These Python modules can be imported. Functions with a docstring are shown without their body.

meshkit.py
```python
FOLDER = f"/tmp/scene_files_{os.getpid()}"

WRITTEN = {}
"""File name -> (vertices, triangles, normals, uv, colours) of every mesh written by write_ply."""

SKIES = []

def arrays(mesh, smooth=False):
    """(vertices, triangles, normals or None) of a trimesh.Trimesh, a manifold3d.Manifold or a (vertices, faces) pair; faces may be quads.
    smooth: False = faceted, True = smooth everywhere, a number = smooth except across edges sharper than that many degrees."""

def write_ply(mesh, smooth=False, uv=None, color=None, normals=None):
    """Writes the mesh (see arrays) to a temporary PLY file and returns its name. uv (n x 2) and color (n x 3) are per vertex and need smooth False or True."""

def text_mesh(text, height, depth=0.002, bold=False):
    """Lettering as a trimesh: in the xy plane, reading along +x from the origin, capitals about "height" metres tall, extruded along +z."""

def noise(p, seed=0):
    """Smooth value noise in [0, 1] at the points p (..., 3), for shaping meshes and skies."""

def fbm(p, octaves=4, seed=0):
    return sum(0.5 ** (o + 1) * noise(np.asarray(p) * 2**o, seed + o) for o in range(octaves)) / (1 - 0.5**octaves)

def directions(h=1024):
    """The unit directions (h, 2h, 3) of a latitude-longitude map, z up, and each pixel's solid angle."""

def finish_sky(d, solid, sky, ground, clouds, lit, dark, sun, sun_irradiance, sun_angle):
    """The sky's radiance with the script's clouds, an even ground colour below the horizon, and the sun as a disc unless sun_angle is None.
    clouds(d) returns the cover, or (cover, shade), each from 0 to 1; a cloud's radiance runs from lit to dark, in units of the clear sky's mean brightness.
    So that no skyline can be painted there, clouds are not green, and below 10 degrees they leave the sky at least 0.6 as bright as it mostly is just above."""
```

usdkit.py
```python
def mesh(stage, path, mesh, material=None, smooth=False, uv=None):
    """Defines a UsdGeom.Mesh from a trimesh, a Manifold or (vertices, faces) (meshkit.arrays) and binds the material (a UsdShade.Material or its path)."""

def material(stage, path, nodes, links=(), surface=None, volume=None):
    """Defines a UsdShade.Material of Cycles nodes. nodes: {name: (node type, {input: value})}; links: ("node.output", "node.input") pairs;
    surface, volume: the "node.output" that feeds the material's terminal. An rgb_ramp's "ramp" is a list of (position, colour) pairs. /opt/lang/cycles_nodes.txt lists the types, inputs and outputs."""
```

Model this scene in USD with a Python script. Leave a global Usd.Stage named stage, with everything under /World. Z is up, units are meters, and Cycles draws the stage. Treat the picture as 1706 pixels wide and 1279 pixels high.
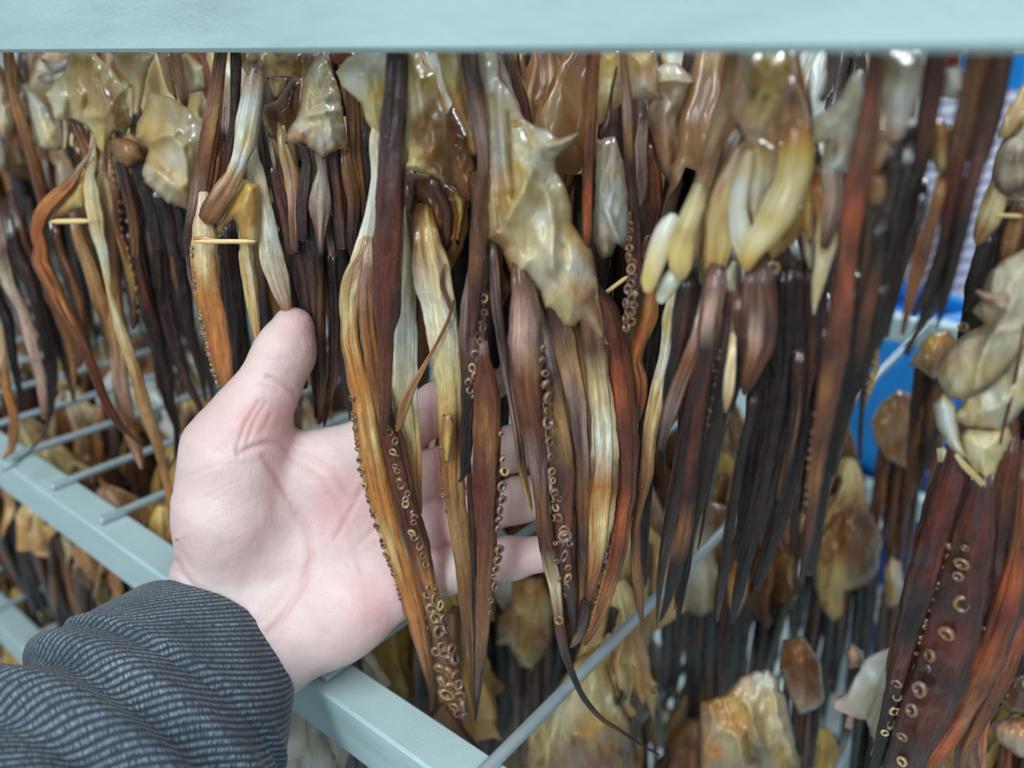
import math, random
import numpy as np
import usdkit, meshkit
from pxr import Usd, UsdGeom, UsdLux, UsdShade, Gf, Sdf, Vt
from scipy.spatial import Delaunay, cKDTree
from shapely.geometry import Polygon, Point
import shapely

stage = Usd.Stage.CreateInMemory()
UsdGeom.SetStageUpAxis(stage, 'Z')
world = UsdGeom.Xform.Define(stage, '/World')
stage.SetDefaultPrim(world.GetPrim())

# ------------------------------------------------------------------ camera
FPX, PITCH = 1313.0, math.radians(22.36)
CP, SP = math.cos(PITCH), math.sin(PITCH)
EYE = np.array([0.0, 0.0, 1.5])
cam = UsdGeom.Camera.Define(stage, '/World/Camera')
cam.AddTransformOp().Set(Gf.Matrix4d(1, 0, 0, 0, 0, SP, CP, 0, 0, -CP, SP, 0, *EYE, 1))
cam.CreateHorizontalApertureAttr(9.6)
cam.CreateFocalLengthAttr(9.6 * FPX / 1706)
cam.CreateFStopAttr(1.6)
cam.CreateFocusDistanceAttr(0.295)
cam.CreateClippingRangeAttr((0.02, 100.0))
cam.CreateExposureAttr(0.5)

# ------------------------------------------------------------------ light: unseen ceiling lamps, an unseen frontal light and the pale room around
dome = UsdLux.DomeLight.Define(stage, '/World/room_light')
dome.CreateIntensityAttr(0.06)
dome.CreateColorAttr(Gf.Vec3f(0.86, 0.95, 1.0))

def lamp(name, loc, size, watt, target, col=(0.88, 0.965, 1.0)):
    l = UsdLux.RectLight.Define(stage, '/World/' + name)
    l.CreateWidthAttr(size[0]); l.CreateHeightAttr(size[1])
    l.CreateIntensityAttr(watt); l.CreateColorAttr(Gf.Vec3f(*col))
    z = np.array(loc, float) - np.array(target, float); z /= np.linalg.norm(z)
    x = np.cross([0, 1, 0.01], z); x /= np.linalg.norm(x); y = np.cross(z, x)
    l.AddTransformOp().Set(Gf.Matrix4d(*x, 0, *y, 0, *z, 0, *loc, 1))

lamp('unseen_ceiling_lamp', (-0.60, -0.70, 2.75), (0.22, 1.25), 19, (0.0, 0.3, 1.3))  # out of view overhead, main light on the hand and front row
lamp('unseen_ceiling_lamp_001', (0.60, -0.55, 2.75), (0.22, 1.25), 9, (0.1, 0.3, 1.3))  # out of view overhead, weaker light from the right
lamp('unseen_front_light', (-0.75, -1.45, 2.05), (0.7, 0.7), 7.5, (0.0, 0.3, 1.3))  # out of view behind the camera, gives the arms their wet highlights
lamp('unseen_ceiling_lamp_002', (1.5, 2.4, 2.75), (0.3, 1.4), 26, (1.3, 2.2, 0))  # out of view, lights the floor and objects beyond the rack

# ------------------------------------------------------------------ helpers
def ray(x, y):
    a, b = (x - 853.0) / FPX, (y - 639.5) / FPX
    return np.stack(np.broadcast_arrays(a, CP - b * SP, -(SP + b * CP)), -1)

def P(x, y, d):
    return EYE + ray(np.asarray(x, float), np.asarray(y, float)) * np.asarray(d, float)[..., None]

def PY(x, y, Y):
    r = ray(np.asarray(x, float), np.asarray(y, float))
    return EYE + r * (np.asarray(Y, float) / r[..., 1])[..., None]

YAW = math.radians(51.5)
UV2 = np.array([-math.sin(YAW), math.cos(YAW)])
VV2 = np.array([math.cos(YAW), math.sin(YAW)])

def row_Y(x, y, c):
    r = ray(float(x), float(y))
    return r[1] * c / (r[:2] @ VV2)

def srgb(*c):
    c = np.array(c, float) / 255.0
    return np.where(c <= 0.04045, c / 12.92, ((c + 0.055) / 1.055) ** 2.4)

PAL = {k: srgb(*v) for k, v in dict(
    c=(234, 218, 180), y=(214, 176, 84), w=(228, 232, 222), g=(184, 178, 152), a=(190, 122, 60), o=(172, 86, 48),
    t=(174, 132, 84), b=(100, 58, 36), r=(98, 44, 32), d=(48, 29, 24), k=(26, 18, 18), p=(80, 56, 54), m=(152, 126, 118),
    n=(140, 92, 50), l=(222, 198, 138), s=(208, 170, 150)).items()}

COUNT = {}
def numbered(parent, name):
    k = (str(parent), name)
    n = COUNT.get(k, 0); COUNT[k] = n + 1
    return f'{parent}/{name}' + (f'_{n:03d}' if n else '')

def tag(prim, label=None, cat=None, group=None, kind=None):
    for k, v in (('label', label), ('category', cat), ('group', group), ('kind', kind)):
        if v:
            prim.SetCustomDataByKey(k, v)
    return prim

def thing(name, label, cat, loc=(0, 0, 0), group=None, rotz=0.0):
    x = UsdGeom.Xform.Define(stage, numbered('/World', name))
    x.AddTranslateOp().Set(Gf.Vec3d(*map(float, loc)))
    if rotz:
        x.AddRotateZOp().Set(math.degrees(rotz))
    o = x.GetPrim()
    tag(o, label, cat, group)
    return o

def origin_of(o):
    a = o.GetAttribute('xformOp:translate')
    return np.array(a.Get()) if a and a.HasAuthoredValue() else np.zeros(3)

def obj(name, mesh, mat, parent=None, org=None, smooth=True, uv=None, tone=None, kind=None, label=None):
    """One Mesh prim; mesh is in world coordinates, org is its thing's origin."""
    v, f = mesh
    v = np.asarray(v, float)
    f = np.asarray(f)
    if f.shape[1] == 3:
        q = v[f] - v.mean(0)
        if np.einsum('ij,ij->', q[:, 0], np.cross(q[:, 1], q[:, 2])) < 0:
            f = f[:, ::-1]
    if org is not None:
        v = v - org
    path = numbered(parent.GetPath() if parent is not None else '/World', name)
    m = usdkit.mesh(stage, path, (v, f), mat, smooth=smooth, uv=uv)
    if tone is not None:
        UsdGeom.PrimvarsAPI(m).CreatePrimvar('tone', Sdf.ValueTypeNames.Color3fArray, 'vertex').Set(Vt.Vec3fArray.FromNumpy(np.asarray(tone, np.float32)))
    tag(m.GetPrim(), label, kind=kind)
    return m.GetPrim()

def merge(parts):
    V, F, n = [], [], 0
    for v, f in parts:
        f = np.asarray(f)
        if f.shape[1] == 4:
            f = np.vstack([f[:, [0, 1, 2]], f[:, [0, 2, 3]]])
        V.append(v); F.append(f + n); n += len(v)
    return np.vstack(V), np.vstack(F)

def oriented_box(c, ax, half, bevel=0.0015):
    """A box with chamfered edges: centre, three unit axes, half sizes."""
    import trimesh
    pts = []
    for s in np.ndindex(2, 2, 2):
        sg = np.array(s) * 2 - 1
        for k in range(3):
            h = np.array(half, float) - bevel
            h[k] += bevel
            pts.append(sg * h)
    hull = trimesh.convex.convex_hull(np.array(pts))
    return np.asarray(c) + np.asarray(hull.vertices) @ np.asarray(ax), np.asarray(hull.faces)

def rod_mesh(a, b, r, n=14):
    a, b = np.asarray(a, float), np.asarray(b, float)
    t = (b - a) / np.linalg.norm(b - a)
    x = np.cross(t, [0, 0, 1.0]); x /= np.linalg.norm(x); y = np.cross(t, x)
    th = np.arange(n) / n * 2 * np.pi
    ring = np.cos(th)[:, None] * x + np.sin(th)[:, None] * y
    V = np.vstack([a + ring * r * .8, a + t * r * .25 + ring * r, b - t * r * .25 + ring * r, b + ring * r * .8, [a], [b]])
    F = []
    for k in range(3):
        for i in range(n):
            j = (i + 1) % n
            F += [[k * n + i, k * n + j, (k + 1) * n + j], [k * n + i, (k + 1) * n + j, (k + 1) * n + i]]
    for i in range(n):
        j = (i + 1) % n
        F += [[4 * n, j, i], [4 * n + 1, 3 * n + i, 3 * n + j]]
    return V, np.array(F)[:, ::-1] if False else np.array(F)

# ------------------------------------------------------------------ materials
LK = '/World/Looks/'
UsdGeom.Scope.Define(stage, '/World/Looks')

def flesh(name, rough, sss, streak, bump, coat):
    return usdkit.material(stage, LK + name, {
        'tone': ('attribute', {'attribute': 'tone'}),
        'st': ('attribute', {'attribute': 'st'}),
        'mp': ('mapping', {'scale': (640, 38, 1) if name != 'mantle_flesh' else (420, 60, 1)}),
        'n': ('noise_texture', {'scale': 1.0, 'detail': 4.0, 'roughness': 0.6, 'distortion': 1.4}),
        'r': ('map_range', {'from_min': 0.3, 'from_max': 0.72, 'to_min': 1 - streak, 'to_max': 1 + streak * 0.75}),
        'mul': ('mix_color', {'blend_type': 'multiply', 'fac': 1.0, 'use_clamp': False}),
        'mp2': ('mapping', {'scale': (330, 150, 1)}),
        'n2': ('noise_texture', {'scale': 1.0, 'detail': 5.0, 'roughness': 0.65, 'distortion': 0.4}),
        'r2': ('map_range', {'from_min': 0.3, 'from_max': 0.7, 'to_min': 1 - streak * .6, 'to_max': 1 + streak * .5}),
        'mul2': ('mix_color', {'blend_type': 'multiply', 'fac': 1.0, 'use_clamp': False}),
        'rr': ('map_range', {'from_min': 0.35, 'from_max': 0.7, 'to_min': rough - 0.1, 'to_max': rough + 0.2}),
        'add': ('math', {'math_type': 'add'}),
        'bump': ('bump', {'strength': bump, 'distance': 0.0005}),
        'p': ('principled_bsdf', {'roughness': rough, 'subsurface_weight': sss, 'subsurface_scale': 0.0025, 'subsurface_radius': (1.0, 0.6, 0.3), 'coat_weight': coat, 'coat_roughness': 0.12, 'specular_ior_level': 0.6}),
    }, [('st.vector', 'mp.vector'), ('mp.vector', 'n.vector'), ('n.fac', 'r.value'), ('tone.color', 'mul.a'), ('r.result', 'mul.b'),
        ('st.vector', 'mp2.vector'), ('mp2.vector', 'n2.vector'), ('n2.fac', 'r2.value'), ('mul.result', 'mul2.a'), ('r2.result', 'mul2.b'),
        ('mul2.result', 'p.base_color'), ('n2.fac', 'rr.value'), ('rr.result', 'p.roughness'), ('n.fac', 'add.value1'), ('n2.fac', 'add.value2'),
        ('add.value', 'bump.height'), ('bump.normal', 'p.normal')], surface='p.BSDF')

M_ARM = flesh('arm_flesh', 0.26, 0.0, 0.34, 1.0, 0.7)
M_FLAP = flesh('mantle_flesh', 0.35, 0.25, 0.09, 0.35, 0.35)
M_SUCK = flesh('sucker_flesh', 0.28, 0.0, 0.25, 0.4, 0.5)

def metal_paint(name, col, rough, metallic, wear=0.12, scale=40):
    return usdkit.material(stage, LK + name, {
        'tc': ('texture_coordinate', {}),
        'mp': ('mapping', {'scale': (scale * .25, scale * .25, scale * 1.6), 'rotation': (0, 0, YAW)}),
        'n': ('noise_texture', {'scale': 1.0, 'detail': 6.0, 'roughness': 0.7}),
        'rp': ('rgb_ramp', {'ramp': [(0.25, tuple(np.array(col) * (1 - wear * 1.6))), (0.45, col), (0.62, tuple(np.minimum(np.array(col) * (1 + wear), 1))), (0.8, col)]}),
        'n3': ('noise_texture', {'scale': scale * 22, 'detail': 3.0}),
        'b': ('bump', {'strength': 0.25, 'distance': 0.0006}),
        'p': ('principled_bsdf', {'roughness': rough, 'metallic': metallic}),
    }, [('tc.object', 'mp.vector'), ('mp.vector', 'n.vector'), ('n.fac', 'rp.fac'), ('tc.object', 'n3.vector'), ('n3.fac', 'b.height'),
        ('rp.color', 'p.base_color'), ('b.normal', 'p.normal')], surface='p.BSDF')

M_BAR = metal_paint('brushed_steel_bar', tuple(srgb(172, 196, 198)), 0.55, 0.15)
M_ROD = metal_paint('steel_rod', tuple(srgb(176, 192, 198)), 0.35, 0.45, scale=60)

def plain(name, col, rough=0.6, **kw):
    return usdkit.material(stage, LK + name, {
        'tc': ('texture_coordinate', {}), 'n': ('noise_texture', {'scale': kw.pop('ns', 30.0), 'detail': 4.0}),
        'rp': ('rgb_ramp', {'ramp': [(0.3, tuple(np.array(col) * 0.86)), (0.7, tuple(np.minimum(np.array(col) * 1.08, 1)))]}),
        'p': ('principled_bsdf', {'roughness': rough, **kw})},
        [('tc.object', 'n.vector'), ('n.fac', 'rp.fac'), ('rp.color', 'p.base_color')], surface='p.BSDF')

M_PICK = plain('bamboo', tuple(srgb(222, 190, 130)), 0.5, ns=300.0)
M_FLOOR = plain('floor_paint', tuple(srgb(176, 196, 200)), 0.45, ns=3.0)
M_WALL = plain('wall_paint', tuple(srgb(190, 200, 202)), 0.7, ns=2.0)
# ------------------------------------------------------------------ room shell
def quad_box(name, lo, hi, mat, label=None):
    lo, hi = np.array(lo, float), np.array(hi, float)
    m = obj(name, oriented_box((lo + hi) / 2, np.eye(3), (hi - lo) / 2, 0.002), mat, smooth=False)
    return tag(m, label, kind='structure')

quad_box('floor', (-2.6, -1.6, -0.05), (4.2, 4.4, 0.0), M_FLOOR, 'pale grey floor under the drying racks')
quad_box('wall_back', (-2.6, 4.4, 0.0), (4.2, 4.5, 3.0), M_WALL, 'pale grey wall far behind the drying racks')
quad_box('wall_left', (-2.7, -1.6, 0.0), (-2.6, 4.4, 3.0), M_WALL, 'pale grey side wall beyond the rack')

# ------------------------------------------------------------------ the drying rack: bars run along u, rods along v
U3, V3, Z3 = np.array([*UV2, 0]), np.array([*VV2, 0]), np.array([0, 0, 1.0])
AX = np.array([U3, V3, Z3])
CB, BH, BD = 0.155, 0.026, 0.020          # bar: front plane, height, depth
TIER = [0.0, 0.2515, 0.452]               # tops of the lower bars below the eye (tier 0 is the bar at eye height)
DEPTH = 0.72
rack = thing('drying_rack', 'pale steel drying rack of square bars with thin round rods', 'rack', (VV2[0] * CB, VV2[1] * CB, 0))
RO = origin_of(rack)
def bar(t0, t1, z0, z1, c0=CB, c1=CB + BD, tilt=0.0, name='bar'):
    c = U3 * (t0 + t1) / 2 + V3 * (c0 + c1) / 2 + Z3 * (1.5 + (z0 + z1) / 2)
    ca, sa = math.cos(tilt), math.sin(tilt)
    ax = np.array([U3 * ca + Z3 * sa, V3, Z3 * ca - U3 * sa])
    return obj(name, oriented_box(c, ax, ((t1 - t0) / 2, (c1 - c0) / 2, (z1 - z0) / 2), 0.0012), M_BAR, rack, RO, smooth=False)
TA, TB = -0.40, 1.35
bar(TA, 0.84, 0.0021, 0.046, tilt=math.radians(0.28), name='top_bar')
for z in TIER[1:]:
    bar(TA, TB, -z - BH, -z)
    bar(TA, TB, -z - BH, -z, CB + DEPTH, CB + DEPTH + BD)
bar(TA, TB, 0.006, 0.034, CB + DEPTH, CB + DEPTH + BD)
for t in (TA - 0.012, TB + 0.012):
    for c in (CB, CB + DEPTH):
        bar(t - 0.012, t + 0.012, -1.5, 0.5, c, c + 0.024, name='post')
ROD_T = {0: np.arange(-0.33, 1.3, 0.062), 1: None, 2: None}
def bar_t(x, y, z):
    r = ray(float(x), float(y)); p = r * (-z / r[2]); return float(p[:2] @ UV2)
t_a, t_b = bar_t(75, 822, TIER[1]), bar_t(160, 878, TIER[1])
STEP = abs(t_a - t_b)
for k in (1, 2):
    ROD_T[k] = t_b + STEP * np.arange(-12, 14)
ROD_T[1] = np.concatenate([t_b + STEP * np.arange(0, 14), [bar_t(x, y, TIER[1]) for x, y in ((345, 1005), (530, 1143), (835, 1265))]])
ROD_T[2] = ROD_T[2] + STEP * 0.35
RR = 0.0027
for k in (0, 1, 2):
    z = (0.010 if k == 0 else -TIER[k] + RR)
    for t in ROD_T[k]:
        if not TA < t < TB: continue
        a = U3 * t + V3 * (CB + (0.022 if k == 0 else 0.004)) + Z3 * (1.5 + z)
        obj('rod', rod_mesh(a, a + V3 * (DEPTH + 0.01), RR), M_ROD, rack, RO, smooth=35)
# ------------------------------------------------------------------ tube and membrane builders
def pchip(t, y, tt):
    from scipy.interpolate import PchipInterpolator
    return PchipInterpolator(t, y)(tt)

def stops(s, t):
    """Colours along t in [0, 1]: a string of palette letters, evenly spaced."""
    cols = np.array([PAL[k] for k in s])
    x = np.linspace(0, 1, len(s)) if len(s) > 1 else np.array([0.0])
    return np.stack([np.interp(t, x, cols[:, k]) for k in range(3)], -1)

def tube(C, R, toward, col, col2, seed, flat=0.62, ridge=0.07, lump=0.10, n=20, mix=0.5, twist=0.0):
    """A closed tapering limb along the points C with half widths R; its broad side faces 'toward'. Returns mesh, uv, tone, frames."""
    m = len(C)
    T = np.gradient(C, axis=0); T /= np.linalg.norm(T, axis=1, keepdims=True) + 1e-12
    N = toward - (toward * T).sum(1, keepdims=True) * T
    N /= np.linalg.norm(N, axis=1, keepdims=True) + 1e-12
    W = np.cross(N, T)
    s = np.concatenate([[0], np.cumsum(np.linalg.norm(np.diff(C, axis=0), axis=1))])
    th = (np.arange(n) / n * 2 * np.pi)[None, :] - np.pi / 2
    rs = np.random.RandomState(seed)
    ph = rs.rand(5) * 6.28
    tw = twist * s[:, None] / max(s[-1], 1e-6)
    q = 1 + ridge * (np.cos(3 * th + ph[0] + tw + 6 * meshkit.noise(np.stack([s * 25, s * 0, s * 0], -1), seed)[:, None])
                     + 0.7 * np.cos(5 * th + ph[1] - tw) + 0.6 * np.cos(8 * th + ph[2] + 9 * s[:, None]))
    pos0 = C[:, None, :] + R[:, None, None] * (np.cos(th)[..., None] * W[:, None] + np.sin(th)[..., None] * N[:, None] * flat)
    q = q + lump * 2.6 * (meshkit.fbm(pos0 * 140, 3, seed) - 0.5) + .10 * (meshkit.fbm(np.stack(np.broadcast_arrays(np.cos(th) * 4, np.sin(th) * 4, s[:, None] * 90), -1), 3, seed + 3) - .5) * 2
    sv = s[:, None]
    for _ in range(5 if n >= 18 else 2):                # narrow shrinkage creases that wander along the limb
        t0, wd, am = rs.uniform(.2, 2.94), rs.uniform(.10, .22), rs.uniform(.10, .24)
        if n < 18: wd, am = .3, am * .7
        line = t0 + .5 * (meshkit.noise(np.stack([sv * 22, sv * 0, sv * 0 + rs.rand() * 50], -1), seed + _) - .5)
        on = np.clip((meshkit.noise(np.stack([sv * 30, sv * 0 + 3, sv * 0 + rs.rand() * 50], -1), seed + _) - .35) * 4, 0, 1)
        q = q - am * on * np.exp(-((th + np.pi * (th < -np.pi) - line) / wd) ** 2)
    V = C[:, None, :] + (R[:, None] * q)[..., None] * (np.cos(th)[..., None] * W[:, None] + np.sin(th)[..., None] * N[:, None] * flat)
    F = []
    i, j = np.meshgrid(np.arange(m - 1), np.arange(n), indexing='ij')
    a, b = i * n + j, i * n + (j + 1) % n
    F = np.concatenate([np.stack([a, b, b + n], -1).reshape(-1, 3), np.stack([a, b + n, a + n], -1).reshape(-1, 3)])
    V = V.reshape(-1, 3)
    ends = np.array([C[0] - T[0] * R[0] * .3, C[-1] + T[-1] * R[-1] * .5])
    k = np.arange(n)
    F = np.concatenate([F, np.stack([np.full(n, m * n), (k + 1) % n, k], -1), np.stack([np.full(n, m * n + 1), (m - 1) * n + k, (m - 1) * n + (k + 1) % n], -1)])
    V = np.vstack([V, ends])
    t = s / max(s[-1], 1e-9)
    c1, c2 = stops(col, t), stops(col2, t)
    uu = (th + np.pi / 2) / (2 * np.pi)
    g = meshkit.fbm(np.stack(np.broadcast_arrays(np.cos(th) * 2.3 + 5, np.sin(th) * 2.3 + 5, s[:, None] * 28), -1), 3, seed + 9)
    g = np.clip((g - 0.5) * 4.2 + mix, 0, 1)[..., None]
    tone = (c1[:, None] * (1 - g) + c2[:, None] * g).reshape(-1, 3)
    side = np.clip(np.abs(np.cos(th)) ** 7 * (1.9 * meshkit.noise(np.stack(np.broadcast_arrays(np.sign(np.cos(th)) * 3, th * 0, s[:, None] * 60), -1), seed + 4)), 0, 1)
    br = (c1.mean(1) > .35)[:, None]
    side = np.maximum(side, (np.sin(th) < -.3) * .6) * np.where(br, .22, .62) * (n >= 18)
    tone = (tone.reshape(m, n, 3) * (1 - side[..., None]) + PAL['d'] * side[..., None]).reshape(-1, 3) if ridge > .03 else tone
    tone = np.vstack([tone, tone[:1], tone[-1:]])
    rm = float(np.max(R))
    uv = np.stack(np.broadcast_arrays(uu * 2 * np.pi * rm, s[:, None]), -1).reshape(-1, 2) + rs.rand(2)
    uv = np.vstack([uv, uv[:1], uv[-1:]])
    return (V, F), uv, tone, (C, R, T, N, W, t)

class Crop:
    """Coordinates measured on an enlarged view of the photograph: origin and scale."""
    def __init__(s, ox, oy, sc): s.ox, s.oy, s.sc = ox, oy, sc
    def __call__(s, *pts):
        return [(s.ox + p[0] / s.sc, s.oy + p[1] / s.sc) + tuple(q / s.sc for q in p[2:3]) + tuple(p[3:]) for p in pts]

cA, cB, cC, cD, cE = Crop(0, 0, 2.842), Crop(500, 60, 2.842), Crop(1000, 60, 2.4136), Crop(0, 400, 2.842), Crop(500, 450, 2.842)
cF, cH, cI, cJ, cK = Crop(1000, 500, 2.4136), Crop(500, 829, 2.842), Crop(1000, 780, 2.4164), Crop(0, 80, 3.762), Crop(300, 80, 3.7625)
cL, cM, cG = Crop(950, 80, 3.197), Crop(1050, 80, 2.908), Crop(0, 829, 2.842)

SEED = [100]
def sucker_mesh(p, nrm, r, seed, deep=0.9):
    """A cup with a raised rim, opening along nrm."""
    prof = np.array([(0.6, -0.75), (0.95, -0.45), (1.08, 0.0), (0.98, 0.32), (0.78, 0.46), (0.56, 0.36), (0.4, 0.08), (0.0, 0.0)])
    n = 12
    nrm = nrm / np.linalg.norm(nrm)
    x = np.cross(nrm, [0.3, 0.2, 0.9]); x /= np.linalg.norm(x); y = np.cross(nrm, x)
    th = np.arange(n) / n * 2 * np.pi
    rs = np.random.RandomState(seed)
    el = 1 + 0.12 * rs.randn()
    V = []
    for rr, zz in prof[:-1]:
        w = 1 + (0.06 * rs.randn(n) if zz > 0.2 else 0)
        V.append(p + r * rr * ((np.cos(th) * w * el)[:, None] * x + (np.sin(th) * w / el)[:, None] * y) + r * zz * deep * nrm)
    V = np.vstack(V + [[p + r * prof[-1][1] * deep * nrm], [p - r * 0.75 * deep * nrm]])
    m = len(prof) - 1
    i, j = np.meshgrid(np.arange(m - 1), np.arange(n), indexing='ij')
    a, b = i * n + j, i * n + (j + 1) % n
    F = np.concatenate([np.stack([a, b, b + n], -1).reshape(-1, 3), np.stack([a, b + n, a + n], -1).reshape(-1, 3)])
    k = np.arange(n)
    F = np.concatenate([F, np.stack([np.full(n, m * n), (m - 1) * n + k, (m - 1) * n + (k + 1) % n], -1), np.stack([np.full(n, m * n + 1), (k + 1) % n, k], -1)])
    rim = (PAL['l'] if rs.rand() < .16 else PAL['t'] * .9 if rs.rand() < .6 else PAL['m']) * (0.45 + 0.5 * rs.rand())
    body = PAL['n'] * 0.55 * (0.6 + 0.6 * rs.rand()) + PAL['m'] * 0.25
    ins = PAL['b'] * 0.6
    tone = np.vstack([np.repeat([body * .7, body, body, (body + rim) / 2, rim, (rim + ins) / 2, ins], n, 0), [ins], [body * .7]])
    u = np.vstack([np.stack([np.repeat(np.arange(m), n) * r * .3, np.tile(th, m) * r], -1), [[0, 0], [0, 0]]])
    return (V, F), u, tone

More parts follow.
